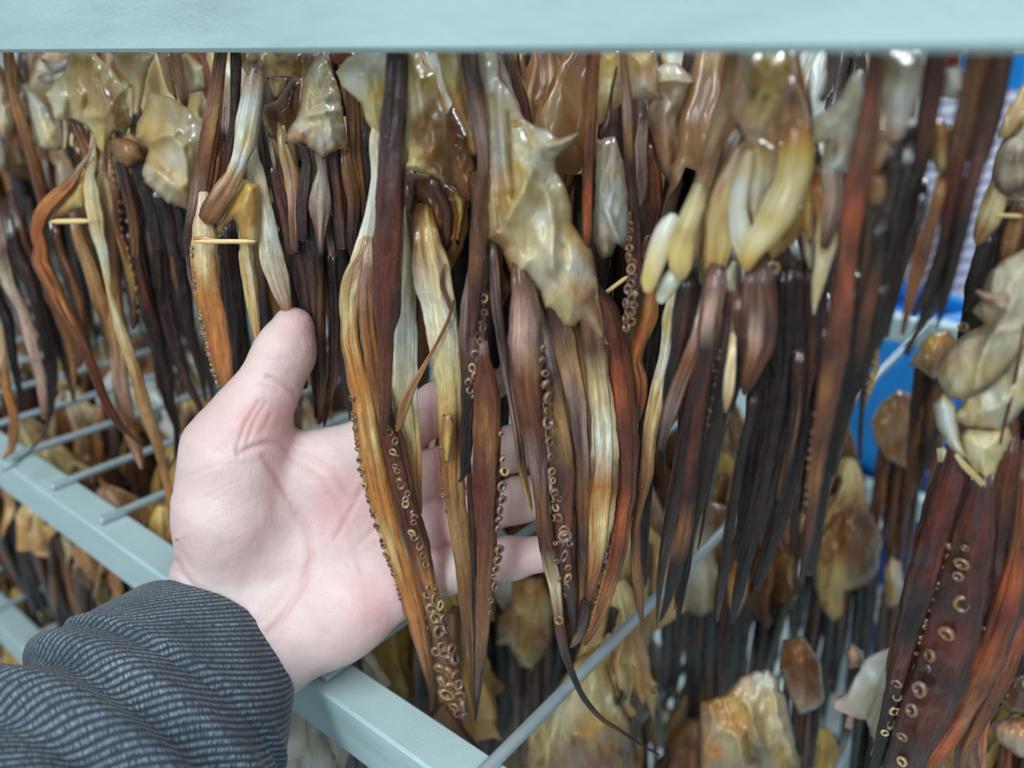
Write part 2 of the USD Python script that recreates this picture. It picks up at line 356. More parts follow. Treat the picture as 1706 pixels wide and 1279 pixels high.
class Squid:
    def __init__(s, label, anchor, Y=None, c=None, cat='dried squid', group=None, name='dried_squid'):
        s.Y = Y if Y is not None else row_Y(anchor[0], anchor[1], c)
        s.o = PY(anchor[0], anchor[1], s.Y)
        s.prim = thing(name, label, cat, s.o, group or 'squids of the front row')

    def arm(s, pts, col, col2=None, dy=0.0, suck=None, flat=0.62, ridge=0.07, lump=0.1, mix=0.45, name='arm', n=34, label=None, twist=0.0, mat=None, ext=55):
        """pts: (x, y, width[, mm further away]) in pixels of the photograph; dy: millimetres behind the squid's own plane."""
        SEED[0] += 1; seed = SEED[0]
        A = np.array([(p[0], p[1], p[2], p[3] if len(p) > 3 else 0.0) for p in pts], float)
        if ext and A[0, 1] > 130 and len(A) > 3:          # the limb goes on up behind the hood it grows from
            v = A[0, :2] - A[2, :2]; v = v / (np.hypot(*v) + 1e-9) * .5 + np.array([0, -.8])
            wm = max(A[1, 2] * .75, A[0, 2])
            A[0, 2] = wm
            A = np.vstack([[A[0, 0] + v[0] * ext, A[0, 1] + v[1] * ext, wm * .45, A[0, 3] + 14], A])
        key = np.concatenate([[0], np.cumsum(np.hypot(np.diff(A[:, 0]), np.diff(A[:, 1])))])
        Ym = s.Y + (dy + A[:, 3]) / 1000
        K = PY(A[:, 0], A[:, 1], Ym)
        ln = np.linalg.norm(np.diff(K, axis=0), axis=1).sum()
        m = int(np.clip(ln / 0.0022, 10, 160))
        tt = np.linspace(0, key[-1], m)
        x, y, w, yy = (pchip(key, a, tt) for a in (A[:, 0], A[:, 1], A[:, 2], Ym))
        C = PY(x, y, yy)
        d = (C - EYE) @ np.array([0, CP, -SP])
        R = np.maximum(w / 2 * d / FPX, 0.0003)
        toward = EYE - C; toward /= np.linalg.norm(toward, axis=1, keepdims=True)
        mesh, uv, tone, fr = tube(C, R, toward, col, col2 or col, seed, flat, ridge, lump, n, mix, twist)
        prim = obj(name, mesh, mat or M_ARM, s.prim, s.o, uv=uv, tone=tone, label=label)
        s.last = prim
        if suck:
            C, R, T, N, W, t = fr
            rs = np.random.RandomState(seed)
            items = []
            for it in suck:
                if isinstance(it[0], str):               # (side, t0, t1, count, radius px)
                    side, t0, t1, cnt, rp = it
                    for q in np.linspace(t0, t1, cnt):
                        k = int(np.clip(np.searchsorted(t, q + rs.randn() * .002), 0, m - 1))
                        sg = {'L': -1, 'R': 1, 'C': 0}[side]
                        if sg == 0: sg = rs.uniform(-.35, .35)
                        p = C[k] + W[k] * R[k] * sg * 0.92 + N[k] * R[k] * flat * (0.95 if side == 'C' else 0.35)
                        nr = W[k] * sg * 0.8 + N[k] * (0.75 if side != 'C' else 1) + rs.randn(3) * .25
                        items.append((p, nr, rp * rs.uniform(.75, 1.2) * d[k] / FPX))
                else:
                    X, Yp, rp = it
                    k = int(np.argmin((x - X) ** 2 + (y - Yp) ** 2))
                    p = PY(X, Yp, yy[k] - flat * R[k] * 0.75)
                    off = (p - C[k]) @ W[k] / R[k]
                    nr = W[k] * np.clip(off, -1, 1) * .8 + N[k] + rs.randn(3) * .3
                    items.append((p, nr, rp * d[k] / FPX))
            for k, (p, nr, r) in enumerate(items):
                me, u2, to = sucker_mesh(p, nr, r, seed * 31 + k)
                obj('sucker', me, M_SUCK, prim, s.o, uv=u2, tone=to)
        return prim

    def flap(s, poly, cols, dy=0.0, bulge=4.0, thick=2.2, wr=1.2, ws=26.0, edge='a', ew=5.0, folds=(), jag=1.5, step=4.2, name='mantle_flap', hole=None, label=None, spread=160.0, lean=0.0):
        """A fleshy membrane: outline poly in pixels; cols: (x, y, letter) spots; folds: (polyline, mm, width px) ridges (+ towards us); lean: mm away per 100 px to the right."""
        SEED[0] += 1; seed = SEED[0]
        P0 = Polygon([p[:2] for p in poly]).buffer(0)
        if P0.geom_type != 'Polygon': P0 = max(P0.geoms, key=lambda g: g.area)
        P0 = P0.buffer(3).buffer(-3)
        L = P0.exterior.length; nb = max(12, int(L / step))
        B = np.array([P0.exterior.interpolate(k / nb, normalized=True).coords[0] for k in range(nb)])
        ang = meshkit.fbm(np.stack([B[:, 0] / 9, B[:, 1] / 9, B[:, 0] * 0], -1), 3, seed) - .5
        cen = B.mean(0)
        dirs = (B - cen) / (np.linalg.norm(B - cen, axis=1, keepdims=True) + 1e-9)
        B = B + dirs * ang[:, None] * jag * 2.2
        PG = Polygon(B).buffer(0)
        if PG.geom_type != 'Polygon': PG = max(PG.geoms, key=lambda g: g.area); B = np.array(PG.exterior.coords)[:-1]; nb = len(B)
        x0, y0, x1, y1 = PG.bounds
        gx, gy = np.meshgrid(np.arange(x0, x1, step), np.arange(y0, y1, step * .87))
        gx = gx + (np.arange(gx.shape[0]) % 2)[:, None] * step / 2
        G = np.stack([gx.ravel(), gy.ravel()], -1)
        inner = PG.buffer(-step * .55)
        G = G[shapely.contains_xy(inner, G[:, 0], G[:, 1])] if not inner.is_empty else np.zeros((0, 2))
        X = np.vstack([B, G])
        tri = Delaunay(X).simplices
        cc = X[tri].mean(1)
        tri = tri[shapely.contains_xy(PG, cc[:, 0], cc[:, 1])]
        if hole is not None:
            hp = Polygon(hole); cc = X[tri].mean(1)
            tri = tri[~shapely.contains_xy(hp, cc[:, 0], cc[:, 1])]
        used = np.unique(tri)
        ar = np.cross(X[tri[:, 1]] - X[tri[:, 0]], X[tri[:, 2]] - X[tri[:, 0]])
        tri[ar < 0] = tri[ar < 0][:, ::-1]
        # border = vertices on edges used once
        e = np.sort(np.concatenate([tri[:, [0, 1]], tri[:, [1, 2]], tri[:, [2, 0]]]), axis=1)
        ue, cn = np.unique(e, axis=0, return_counts=True)
        bd = np.unique(ue[cn == 1])
        isb = np.zeros(len(X), bool); isb[bd] = True
        dist = cKDTree(X[bd]).query(X)[0]
        dm = max(dist.max(), 1e-6)
        th = thick / 2 * (1 - np.exp(-dist / 7.0))
        pn = np.stack([X[:, 0] / ws, X[:, 1] / (ws * 2.2), np.full(len(X), seed * 1.7)], -1)
        off = -bulge * np.sqrt(dist / dm) - wr * 2.4 * (meshkit.fbm(pn, 3, seed) - .5) * np.minimum(1, .35 + dist / 12)
        wr = wr * 1.2; off = off - wr * 1.1 * (meshkit.fbm(pn * 3.1, 2, seed + 5) - .5)
        off = off + lean * (X[:, 0] - cen[0]) / 100
        for line, mm, wd in folds:
            ls = shapely.LineString([p[:2] for p in line])
            dd = shapely.distance(ls, shapely.points(X))
            off = off - mm * np.exp(-(dd / wd) ** 2)
        Yb = s.Y + dy / 1000
        front = PY(X[:, 0], X[:, 1], Yb + (off - th) / 1000)
        back = PY(X[:, 0], X[:, 1], Yb + (off + th + 0.3) / 1000)
        n = len(X)
        idx = np.arange(n) + n; idx[isb] = np.arange(n)[isb]
        V = np.vstack([front, back])
        F = np.vstack([tri[:, ::-1], idx[tri]])
        C = np.array([c[:2] for c in cols], float); CC = np.array([PAL[c[2]] for c in cols])
        pw = X + 14 * np.stack([meshkit.fbm(pn * 2, 2, seed + 2) - .5, meshkit.fbm(pn * 2, 2, seed + 3) - .5], -1) * 2
        w = 1 / (((pw[:, None] - C[None]) ** 2).sum(-1) + spread) ** 1.25
        tone = (w[..., None] * CC[None]).sum(1) / w.sum(1, keepdims=True)
        ee = np.exp(-(dist / ew) ** 1.5)[:, None] * (0.35 + 0.9 * meshkit.fbm(pn * 4, 2, seed + 7)[:, None])
        tone = tone * (1 - np.clip(ee, 0, 1)) + PAL[edge] * np.clip(ee, 0, 1)
        blot = np.clip((meshkit.fbm(pn * 2.2, 3, seed + 11) - .56) * 5, 0, .55)[:, None]
        tone = tone * (1 - blot) + (tone * np.array([.8, .66, .42])) * blot
        sc = Yb / FPX
        uv = np.vstack([X, X]) * sc
        used = np.unique(F); remap = -np.ones(2 * n, int); remap[used] = np.arange(len(used))
        return obj(name, (V[used], remap[F]), M_FLAP, s.prim, s.o, uv=uv[used], tone=np.vstack([tone, tone])[used], label=label)

    def pick(s, a, b, w, dy=0.0, name='bamboo_pick'):
        A, B = PY(a[0], a[1], s.Y + dy / 1000), PY(b[0], b[1], s.Y + dy / 1000)
        r = w / 2 * s.Y / FPX
        C = np.linspace(A, B, 14)
        R = r * np.array([.35, .7, .95] + [1] * 8 + [.95, .7, .35])
        to = np.broadcast_to(EYE - C, C.shape); to = to / np.linalg.norm(to, axis=1, keepdims=True)
        mesh, uv, tone, _ = tube(C, R, to, 'l', 'l', 5, 1.0, 0.02, 0.02, 10)
        return obj(name, mesh, M_PICK, s.prim, s.o, uv=uv, tone=tone, label='pale bamboo pick')
# ------------------------------------------------------------------ the hand and its sleeve
def surface_nets(vol, org, h):
    ins = vol < 0
    nx, ny, nz = vol.shape
    corners = [(i, j, k) for i in (0, 1) for j in (0, 1) for k in (0, 1)]
    cs = np.stack([ins[i:nx - 1 + i, j:ny - 1 + j, k:nz - 1 + k] for i, j, k in corners])
    cell = cs.any(0) & ~cs.all(0)
    ci = np.argwhere(cell)
    val = np.stack([vol[ci[:, 0] + i, ci[:, 1] + j, ci[:, 2] + k] for i, j, k in corners], 1)
    acc, cnt = np.zeros((len(ci), 3)), np.zeros(len(ci))
    for a in range(8):
        for b in range(a + 1, 8):
            da = np.array(corners[b]) - np.array(corners[a])
            if np.abs(da).sum() != 1: continue
            m = (val[:, a] < 0) != (val[:, b] < 0)
            t = val[m, a] / (val[m, a] - val[m, b])
            acc[m] += np.array(corners[a]) + t[:, None] * da; cnt[m] += 1
    V = org + h * (ci + acc / cnt[:, None])
    idx = -np.ones(cell.shape, int); idx[cell] = np.arange(len(ci))
    F = []
    for ax in range(3):
        a1, a2 = (ax + 1) % 3, (ax + 2) % 3
        sl0, sl1 = [slice(None)] * 3, [slice(None)] * 3
        sl0[ax], sl1[ax] = slice(0, -1), slice(1, None)
        e = np.argwhere(ins[tuple(sl0)] != ins[tuple(sl1)])
        ok = (e[:, a1] > 0) & (e[:, a2] > 0) & (e[:, a1] < vol.shape[a1] - 1) & (e[:, a2] < vol.shape[a2] - 1)
        e = e[ok]
        flip = ins[tuple(e.T)]
        q = []
        for d1, d2 in ((0, 0), (1, 0), (1, 1), (0, 1)):
            c = e.copy(); c[:, a1] -= d1; c[:, a2] -= d2
            q.append(idx[tuple(c.T)])
        q = np.stack(q, 1)
        q[~flip] = q[~flip][:, ::-1]
        F.append(q)
    q = np.vstack(F)
    return V, np.vstack([q[:, [0, 1, 2]], q[:, [0, 2, 3]]])

HD = 0.330
def hp(x, y, dz):                         # pixel and millimetres towards us -> camera space
    d = HD - dz / 1000
    return np.array([(x - 853) / FPX * d, -(y - 639.5) / FPX * d, -d])
def smin(a, b, k):
    hh = np.clip(0.5 + 0.5 * (b - a) / k, 0, 1)
    return b * (1 - hh) + a * hh - k * hh * (1 - hh)
def capsule(G, a, b, flat=1.0):           # a, b: (x, y, dz, radius px)
    pa, pb = hp(*a[:3]), hp(*b[:3])
    ra, rb = a[3] * HD / FPX, b[3] * HD / FPX
    sc = np.array([1, 1, 1 / flat])
    q, ba = (G - pa) * sc, (pb - pa) * sc
    t = np.clip((q @ ba) / (ba @ ba), 0, 1)
    return np.linalg.norm(q - t[..., None] * ba, axis=-1) - (ra + (rb - ra) * t)

def chain(G, pts, k, flat=1.0):
    out = None
    for a, b in zip(pts[:-1], pts[1:]):
        c = capsule(G, a, b, flat)
        out = c if out is None else smin(out, c, k)
    return out

def build_hand():
    h = 0.0013
    lo = np.minimum.reduce([hp(150, 500, -30), hp(1010, 1330, 45), hp(150, 1330, 45)]) - 0.006
    hi = np.maximum.reduce([hp(1010, 500, -30), hp(150, 480, 40), hp(1010, 480, -30)]) + 0.006
    lo[2], hi[2] = -HD - 0.034, -HD + 0.050
    nn = np.ceil((hi - lo) / h).astype(int)
    G = lo + h * np.stack(np.meshgrid(*[np.arange(k) for k in nn], indexing='ij'), -1)
    k = 0.011
    palm = chain(G, [(348, 1000, -4, 70), (430, 900, -6, 68), (560, 800, -5, 54), (655, 735, -2, 42)], k, .8)
    palm = smin(palm, chain(G, [(400, 1040, -4, 72), (520, 930, -7, 62), (660, 815, -3, 48)], k, .8), k)
    palm = smin(palm, chain(G, [(430, 1075, -4, 72), (560, 1000, -5, 62), (680, 892, -3, 46)], k, .8), k)
    palm = smin(palm, chain(G, [(425, 1090, -3, 68), (560, 1038, -1, 58), (668, 975, -2, 50)], k, .85), k)
    palm = smin(palm, chain(G, [(470, 1060, 2, 62), (585, 1015, 4, 52)], k, .8), k)          # hypothenar pad
    palm = smin(palm, chain(G, [(352, 955, 2, 60), (378, 850, 7, 78), (388, 755, 8, 74)], k, .82), k)   # thenar pad
    palm = smin(palm, chain(G, [(420, 830, 0, 55), (520, 770, -2, 42), (610, 735, -3, 38)], k, .7), k)      # web
    fore = chain(G, [(415, 1065, -5, 92), (350, 1085, -4, 92), (210, 1290, 20, 105)], k, .85)
    fore = smin(fore, chain(G, [(415, 1080, -5, 76), (300, 1260, 18, 90)], k, .9), k)
    palm = smin(palm, fore, 0.014)
    thumb = chain(G, [(388, 752, 8, 74), (420, 690, 9, 57), (449, 643, 9, 46), (474, 588, 10, 45), (489, 546, 10, 34)], 0.006)
    body = smin(palm, thumb, 0.010)
    fing = [
        [(650, 728, -3, 42), (730, 679, -4, 42), (790, 652, -14, 36), (822, 640, -26, 29)],
        [(668, 806, -4, 43), (745, 782, -3, 39), (860, 745, 4, 36), (960, 728, 15, 30)],
        [(680, 886, -4, 42), (760, 864, -3, 38), (868, 832, 4, 36), (968, 812, 15, 30)],
        [(672, 970, -3, 44), (755, 948, -2, 37), (850, 930, 4, 34), (935, 918, 12, 27)],
    ]
    ff = None
    for q in fing:
        c = chain(G, q, 0.004, .92)
        ff = c if ff is None else smin(ff, c, 0.0012)
    body = smin(body, ff, 0.006)
    V, F = surface_nets(body, lo, h)
    import trimesh
    m = trimesh.Trimesh(V, F, process=False)
    m = max(m.split(only_watertight=False), key=lambda q: len(q.vertices))
    trimesh.smoothing.filter_taubin(m, lamb=0.5, nu=0.52, iterations=8)
    vs, fs = trimesh.remesh.subdivide(m.vertices, m.faces)
    m = trimesh.Trimesh(vs, fs, process=False)
    trimesh.smoothing.filter_laplacian(m, lamb=0.5, iterations=2)
    V, F = np.array(m.vertices), np.array(m.faces)
    # creases: seen from the palm side
    px = 853 + V[:, 0] / -V[:, 2] * FPX; py = 639.5 - V[:, 1] / -V[:, 2] * FPX
    N = meshkit.arrays((V, F), True)[2]
    front = np.clip(N[:, 2] * 2, 0, 1)
    creases = [
        ([(468, 738), (445, 738), (420, 745), (398, 755)], .8, 5), ([(445, 628), (469, 639), (490, 652)], .75, 4), ([(432, 640), (462, 652)], .3, 4),
        ([(431, 670), (410, 705), (395, 748)], .5, 4), ([(442, 672), (424, 700), (412, 735)], .45, 4), ([(452, 690), (436, 720)], .3, 4),
        ([(440, 762), (462, 795), (485, 836), (512, 880), (520, 925), (505, 975), (470, 1030), (448, 1052)], .75, 6),
        ([(480, 757), (534, 803), (565, 845), (585, 900), (602, 950)], .45, 5), ([(474, 747), (523, 764), (556, 786), (584, 830)], .5, 5),
        ([(560, 895), (585, 850), (606, 808), (626, 790)], .5, 5), ([(600, 905), (625, 880), (650, 870)], .3, 5),
        ([(292, 934), (320, 975), (376, 1005)], .5, 5), ([(296, 952), (340, 995), (395, 1016)], .35, 4), ([(300, 915), (318, 945)], .3, 4),
        ([(370, 1080), (420, 1040), (470, 985)], .3, 6), ([(500, 1000), (540, 1060)], .2, 8), ([(300, 800), (360, 775), (430, 770)], .15, 3),
        ([(340, 830), (400, 800)], .09, 3), ([(350, 870), (420, 835)], .09, 3), ([(360, 915), (440, 880)], .09, 3), ([(310, 870), (330, 905)], .12, 3),
        ([(718, 640), (722, 725)], .6, 4), ([(728, 745), (732, 820)], .6, 4), ([(738, 835), (742, 905)], .6, 4), ([(734, 915), (740, 985)], .6, 4),
        ([(838, 722), (842, 770)], .5, 4), ([(846, 800), (852, 865)], .6, 4), ([(826, 905), (832, 965)], .6, 4), ([(860, 900), (862, 955)], .3, 5),
    ]
    dep, pink = np.zeros(len(V)), np.zeros(len(V))
    for line, mm, wd in creases:
        ls = shapely.LineString(line)
        b = ls.bounds
        sel = (px > b[0] - 30) & (px < b[2] + 30) & (py > b[1] - 30) & (py < b[3] + 30) & (N[:, 2] > .1)
        dd = shapely.distance(ls, shapely.points(np.stack([px[sel], py[sel]], -1)))
        g = np.exp(-(dd / wd) ** 2)
        dep[sel] += mm * g - .25 * mm * np.exp(-((dd - wd * 2.2) / (wd * 1.2)) ** 2)
        pink[sel] = np.maximum(pink[sel], np.exp(-(dd / (wd * 1.6)) ** 2) * min(1, mm * 1.3))
    wr = meshkit.fbm(np.stack([px / 26, py / 26, V[:, 2] * 60], -1), 3, 3) - .5
    V = V - N * (dep * .75 * front + wr * .8)[:, None] / 1000
    base, rosy, pale = srgb(216, 186, 184), srgb(218, 164, 166), srgb(222, 200, 196)
    g = np.clip((meshkit.fbm(np.stack([px / 70, py / 70, V[:, 2] * 30], -1), 3, 8) - .5) * 3 + .45, 0, 1)[:, None]
    tone = pale * (1 - g) + base * g
    spots = [(505, 540, 60), (470, 700, 50), (660, 780, 70), (690, 900, 70), (640, 1010, 60), (720, 690, 60), (760, 790, 50), (780, 860, 40), (560, 840, 60), (420, 700, 35), (880, 930, 40)]
    rr = np.clip(sum(.5 * np.exp(-((px - a) ** 2 + (py - b) ** 2) / r ** 2) for a, b, r in spots), 0, .7)[:, None]
    tone = tone * (1 - rr) + rosy * rr
    pk = (pink * front * .22)[:, None]
    tone = tone * (1 - pk) + srgb(196, 122, 120) * pk
    Vw = EYE + np.stack([V[:, 0], SP * V[:, 1] - CP * V[:, 2], CP * V[:, 1] + SP * V[:, 2]], -1)
    return (Vw, F), tone

M_SKIN = usdkit.material(stage, LK + 'skin', {
    'tone': ('attribute', {'attribute': 'tone'}),
    'tc': ('texture_coordinate', {}),
    'v': ('voronoi_texture', {'scale': 1500.0, 'feature': 'distance_to_edge'}),
    'mp': ('mapping', {'scale': (2600, 500, 500), 'rotation': (0.2, 0.5, 0.4)}),
    'n': ('noise_texture', {'scale': 1.0, 'detail': 3.0}),
    'mpb': ('mapping', {'scale': (170, 500, 170), 'rotation': (0.3, 0.2, -0.6)}),
    'nb': ('noise_texture', {'scale': 1.0, 'detail': 4.0, 'roughness': 0.6}),
    'a': ('math', {'math_type': 'add'}),
    'a2': ('math', {'math_type': 'multiply_add', 'value2': 1.6}),
    'b': ('bump', {'strength': 0.38, 'distance': 0.0006}),
    'p': ('principled_bsdf', {'roughness': 0.42, 'subsurface_weight': 0.35, 'subsurface_scale': 0.003, 'subsurface_radius': (1.0, 0.35, 0.2), 'specular_ior_level': 0.5, 'coat_weight': 0.08, 'coat_roughness': 0.25}),
}, [('tone.color', 'p.base_color'), ('tc.object', 'v.vector'), ('tc.object', 'mp.vector'), ('mp.vector', 'n.vector'), ('tc.object', 'mpb.vector'), ('mpb.vector', 'nb.vector'),
    ('v.distance', 'a.value1'), ('n.fac', 'a.value2'), ('nb.fac', 'a2.value1'), ('a.value', 'a2.value3'), ('a2.value', 'b.height'), ('b.normal', 'p.normal')], surface='p.BSDF')

M_DENIM = usdkit.material(stage, LK + 'black_denim', {
    'st': ('attribute', {'attribute': 'st'}),
    'w': ('wave_texture', {'wave_type': 'bands', 'bands_direction': 'diagonal', 'scale': 200.0, 'distortion': 0.5, 'detail': 2.0, 'detail_scale': 1.0}),
    'mp': ('mapping', {'mapping_type': 'texture', 'scale': (1 / 330, 1 / 1500, 1), 'rotation': (0, 0, 0.785)}),
    'n': ('noise_texture', {'scale': 1.0, 'detail': 3.0, 'roughness': 0.7}),
    'nl': ('noise_texture', {'scale': 60.0, 'detail': 4.0}),
    'r1': ('map_range', {'from_min': 0.36, 'from_max': 0.72, 'to_min': 0.0, 'to_max': 1.0, 'clamp': True}),
    'm1': ('math', {'math_type': 'multiply', 'use_clamp': True}),
    'r2': ('map_range', {'from_min': 0.32, 'from_max': 0.68, 'to_min': 0.35, 'to_max': 1.0, 'clamp': True}),
    'm2': ('math', {'math_type': 'multiply', 'use_clamp': True}),
    'mix': ('mix_color', {'a': tuple(srgb(46, 56, 68)), 'b': tuple(srgb(170, 186, 198))}),
    'b': ('bump', {'strength': 0.8, 'distance': 0.0004}),
    'p': ('principled_bsdf', {'roughness': 0.9, 'sheen_weight': 0.12, 'specular_ior_level': 0.2}),
}, [('st.vector', 'w.vector'), ('st.vector', 'mp.vector'), ('mp.vector', 'n.vector'), ('st.vector', 'nl.vector'), ('n.fac', 'r1.value'), ('w.fac', 'm1.value1'), ('r1.result', 'm1.value2'),
    ('nl.fac', 'r2.value'), ('m1.value', 'm2.value1'), ('r2.result', 'm2.value2'), ('m2.value', 'mix.fac'), ('mix.result', 'p.base_color'), ('w.fac', 'b.height'), ('b.normal', 'p.normal')], surface='p.BSDF')

def c2w(q):
    return EYE + np.stack([q[..., 0], SP * q[..., 1] - CP * q[..., 2], CP * q[..., 1] + SP * q[..., 2]], -1)

def sleeve_mesh():
    """Rings from the cuff's edge to beyond the frame; folded inward at the edge."""
    ax0, ax1 = hp(358, 1064, -4), hp(150, 1345, 58)
    axis = (ax1 - ax0) / np.linalg.norm(ax1 - ax0)
    X = np.cross([0, 0, 1.0], axis); X /= np.linalg.norm(X)      # across, in the picture plane
    Yv = np.cross(axis, X)                                        # towards us or away
    if Yv[2] < 0: Yv = -Yv
    Lg = 0.16
    n = 220
    th = np.arange(n) / n * 2 * np.pi
    prof = [(0.010, -.0032), (0.004, -.0034), (0.0012, -.0030), (0.0, -.0015), (0.0004, -.0003)] + [(a, 0.0) for a in np.linspace(0.002, Lg, 130)]
    V, uv = [], []
    for a, dr in prof:
        g = a / Lg
        rx = 0.0385 + 0.006 * min(1, a / .03) + 0.028 * g
        ry = 0.031 + 0.006 * min(1, a / .03) + 0.022 * g
        ang = th
        f = np.stack([np.cos(ang) * 1.4, np.sin(ang) * 1.4, np.full(n, a * 26)], -1)
        rip = (meshkit.fbm(f, 3, 5) - .5) * 2
        fold = 0
        # hem stitching line and the bunched folds behind it
        hem = 0.034 + 0.006 * np.sin(ang * 1 + .6)
        fold = fold - 0.0016 * np.exp(-((a - hem) / .0016) ** 2) + 0.0016 * np.exp(-((a - hem + .004) / .003) ** 2)
        f1 = 0.047 + 0.008 * np.sin(ang + 1.2)
        fold = fold + 0.005 * np.exp(-((a - f1) / .006) ** 2) - .005 * np.exp(-((a - f1 - .011) / .005) ** 2)
        f2 = 0.078 + 0.014 * np.sin(ang * 1.0 + 2.4)
        fold = fold + 0.007 * np.exp(-((a - f2) / .009) ** 2) - .006 * np.exp(-((a - f2 - .014) / .006) ** 2)
        amp = .0012 + .004 * min(1, max(0, (a - .03) / .04))
        r = rip * amp + fold * (a > .001) + dr
        tilt = 0.006 * np.sin(ang)
        V.append(ax0 + axis * a + axis * tilt[:, None] * 0 + (np.cos(ang) * (rx + r))[:, None] * X + (np.sin(ang) * (ry + r))[:, None] * Yv)
        uv.append(np.stack([-ang * .042 + .02 * a, np.full(n, a)], -1))
    m = len(prof)
    V, uv = np.vstack(V), np.vstack(uv)
    i, j = np.meshgrid(np.arange(m - 1), np.arange(n), indexing='ij')
    a, b = i * n + j, i * n + (j + 1) % n
    F = np.concatenate([np.stack([a, b, b + n], -1).reshape(-1, 3), np.stack([a, b + n, a + n], -1).reshape(-1, 3)])
    return (c2w(V), F), uv

hand_mesh, hand_tone = build_hand()
ho = hand_mesh[0].mean(0)
person = thing('person', 'bare left hand with open palm in a black denim sleeve, held behind the hanging arms', 'person', ho)
obj('hand', hand_mesh, M_SKIN, person, ho, tone=hand_tone)
sm_, suv = sleeve_mesh()
obj('sleeve', sm_, M_DENIM, person, ho, uv=suv, label='black denim jacket sleeve with twill weave and bunched cuff')
# ------------------------------------------------------------------ the two animals held up by the hand
S = Squid('dried squid held over the palm, thick amber arm with knotty suckers on its left', (650, 95), Y=0.264)
S.flap(cB((170, 170), (215, 110), (290, 60), (420, 40), (420, 200), (395, 470), (360, 480), (310, 400), (290, 320), (200, 240)),
       [(600, 120, 'g'), (590, 130, 'w'), (630, 150, 'y'), (620, 200, 'l'), (575, 115, 'g'), (635, 100, 'w')], dy=4, bulge=6, wr=1.5, edge='l', name='mantle_flap')
S.arm([(632, 200, 18), (625, 240, 20), (628, 290, 18), (621, 340, 18), (611, 390, 24), (596, 440, 28), (585, 490, 22), (578, 540, 10)], 'ycwcl', 'lcwcy', dy=2, flat=.4, ridge=.04, lump=.06)
S.arm([(608, 420, 20), (592, 460, 40), (583, 500, 38), (582, 555, 30), (592, 610, 34), (604, 661, 39), (614, 731, 43), (628, 802, 46), (655, 897, 40), (678, 970, 38), (697, 1040, 34), (712, 1110, 22), (718, 1150, 10), (716, 1182, 4)],
      'lcaaaaaand', 'snlalalanrk', dy=0, mix=.42, ridge=.05, suck=[('L', .33, .62, 20, 6.0), ('L', .63, .72, 8, 4), ('R', .66, .8, 6, 4)])
S.arm([(614, 440, 10), (611, 470, 28), (612, 520, 30), (620, 590, 30), (628, 640, 22), (634, 690, 12), (638, 725, 5)], 'smnbb', 'cnana', dy=-3, ridge=.16, mix=.5)
S.arm([(662, 70, 36), (661, 110, 37), (655, 236, 43), (650, 377, 47), (646, 470, 45), (645, 520, 43), (642, 560, 28), (643, 610, 22), (643, 660, 17), (641, 700, 12), (640, 725, 6)],
      'rdprrdrbd', 'ddddrrbbb', dy=-9, ridge=.035, lump=.05, mix=.45, flat=.75, label='long dark red tentacle')
S.arm([(642, 675, 10), (645, 700, 24), (653, 731, 34), (662, 770, 36), (671, 810, 36), (685, 860, 36), (698, 910, 34), (709, 960, 30), (722, 1010, 26), (735, 1060, 26), (748, 1105, 26), (760, 1150, 24), (770, 1185, 14), (776, 1200, 4)],
      'brbrbnbb', 'ndrdadnn', dy=-4, ridge=.12, lump=.16, suck=[('C', .07, .5, 26, 6.5), (718, 978, 9), (712, 990, 8), (724, 996, 10), (720, 1012, 11), (733, 1008, 8), (726, 1028, 11), (737, 1030, 8), (732, 1050, 13), (742, 1046, 8), (736, 1075, 9),
      (728, 1084, 10), (743, 1088, 11), (752, 1080, 10), (757, 1098, 10), (733, 1112, 11), (746, 1118, 12), (758, 1122, 10), (737, 1134, 12), (752, 1142, 13), (764, 1140, 9), (745, 1156, 12), (766, 1158, 11), (772, 1172, 12), (766, 1186, 11), (774, 1190, 8), (757, 1176, 10)])
S.arm([(672, 380, 14), (677, 415, 18), (679, 450, 28), (676, 500, 36), (676, 555, 38), (675, 661, 44), (683, 731, 36), (691, 802, 22), (699, 855, 8)], 'cwcwclaa', 'lclwwlan', dy=3, flat=.4, ridge=.06, mix=.4)
S.arm([(756, 500, 4), (748, 530, 6), (730, 568, 6), (711, 602, 8), (690, 640, 14), (676, 668, 17), (667, 700, 14), (661, 718, 6)], 'bnttn', 'nbnbn', dy=-7, flat=.4, n=12, ext=0)
S.arm([(742, 440, 4), (735, 470, 6), (745, 500, 7), (752, 520, 4)], 'nb', 'bn', dy=-6, n=10, ext=0)
S.arm([(712, 400, 40), (722, 450, 58), (732, 510, 52), (740, 560, 48), (748, 620, 42), (751, 661, 40), (752, 731, 36), (754, 802, 38), (763, 870, 32), (771, 935, 25), (778, 1000, 24), (783, 1060, 22), (786, 1130, 13), (793, 1195, 4)],
      'ylclattnbbd', 'anwlnntbtnk', dy=-2, ridge=.12, mix=.42, suck=[('L', .42, .53, 7, 4.5)])  # whitish stops near its top paint a highlight into the colour
S.flap([(738, 690), (752, 688), (757, 705), (754, 740), (748, 770), (740, 770), (736, 730)], [(745, 700, 't'), (745, 750, 'y')], dy=-9, bulge=1, thick=1.2, wr=.5, edge='n', step=4, name='skin_flake')
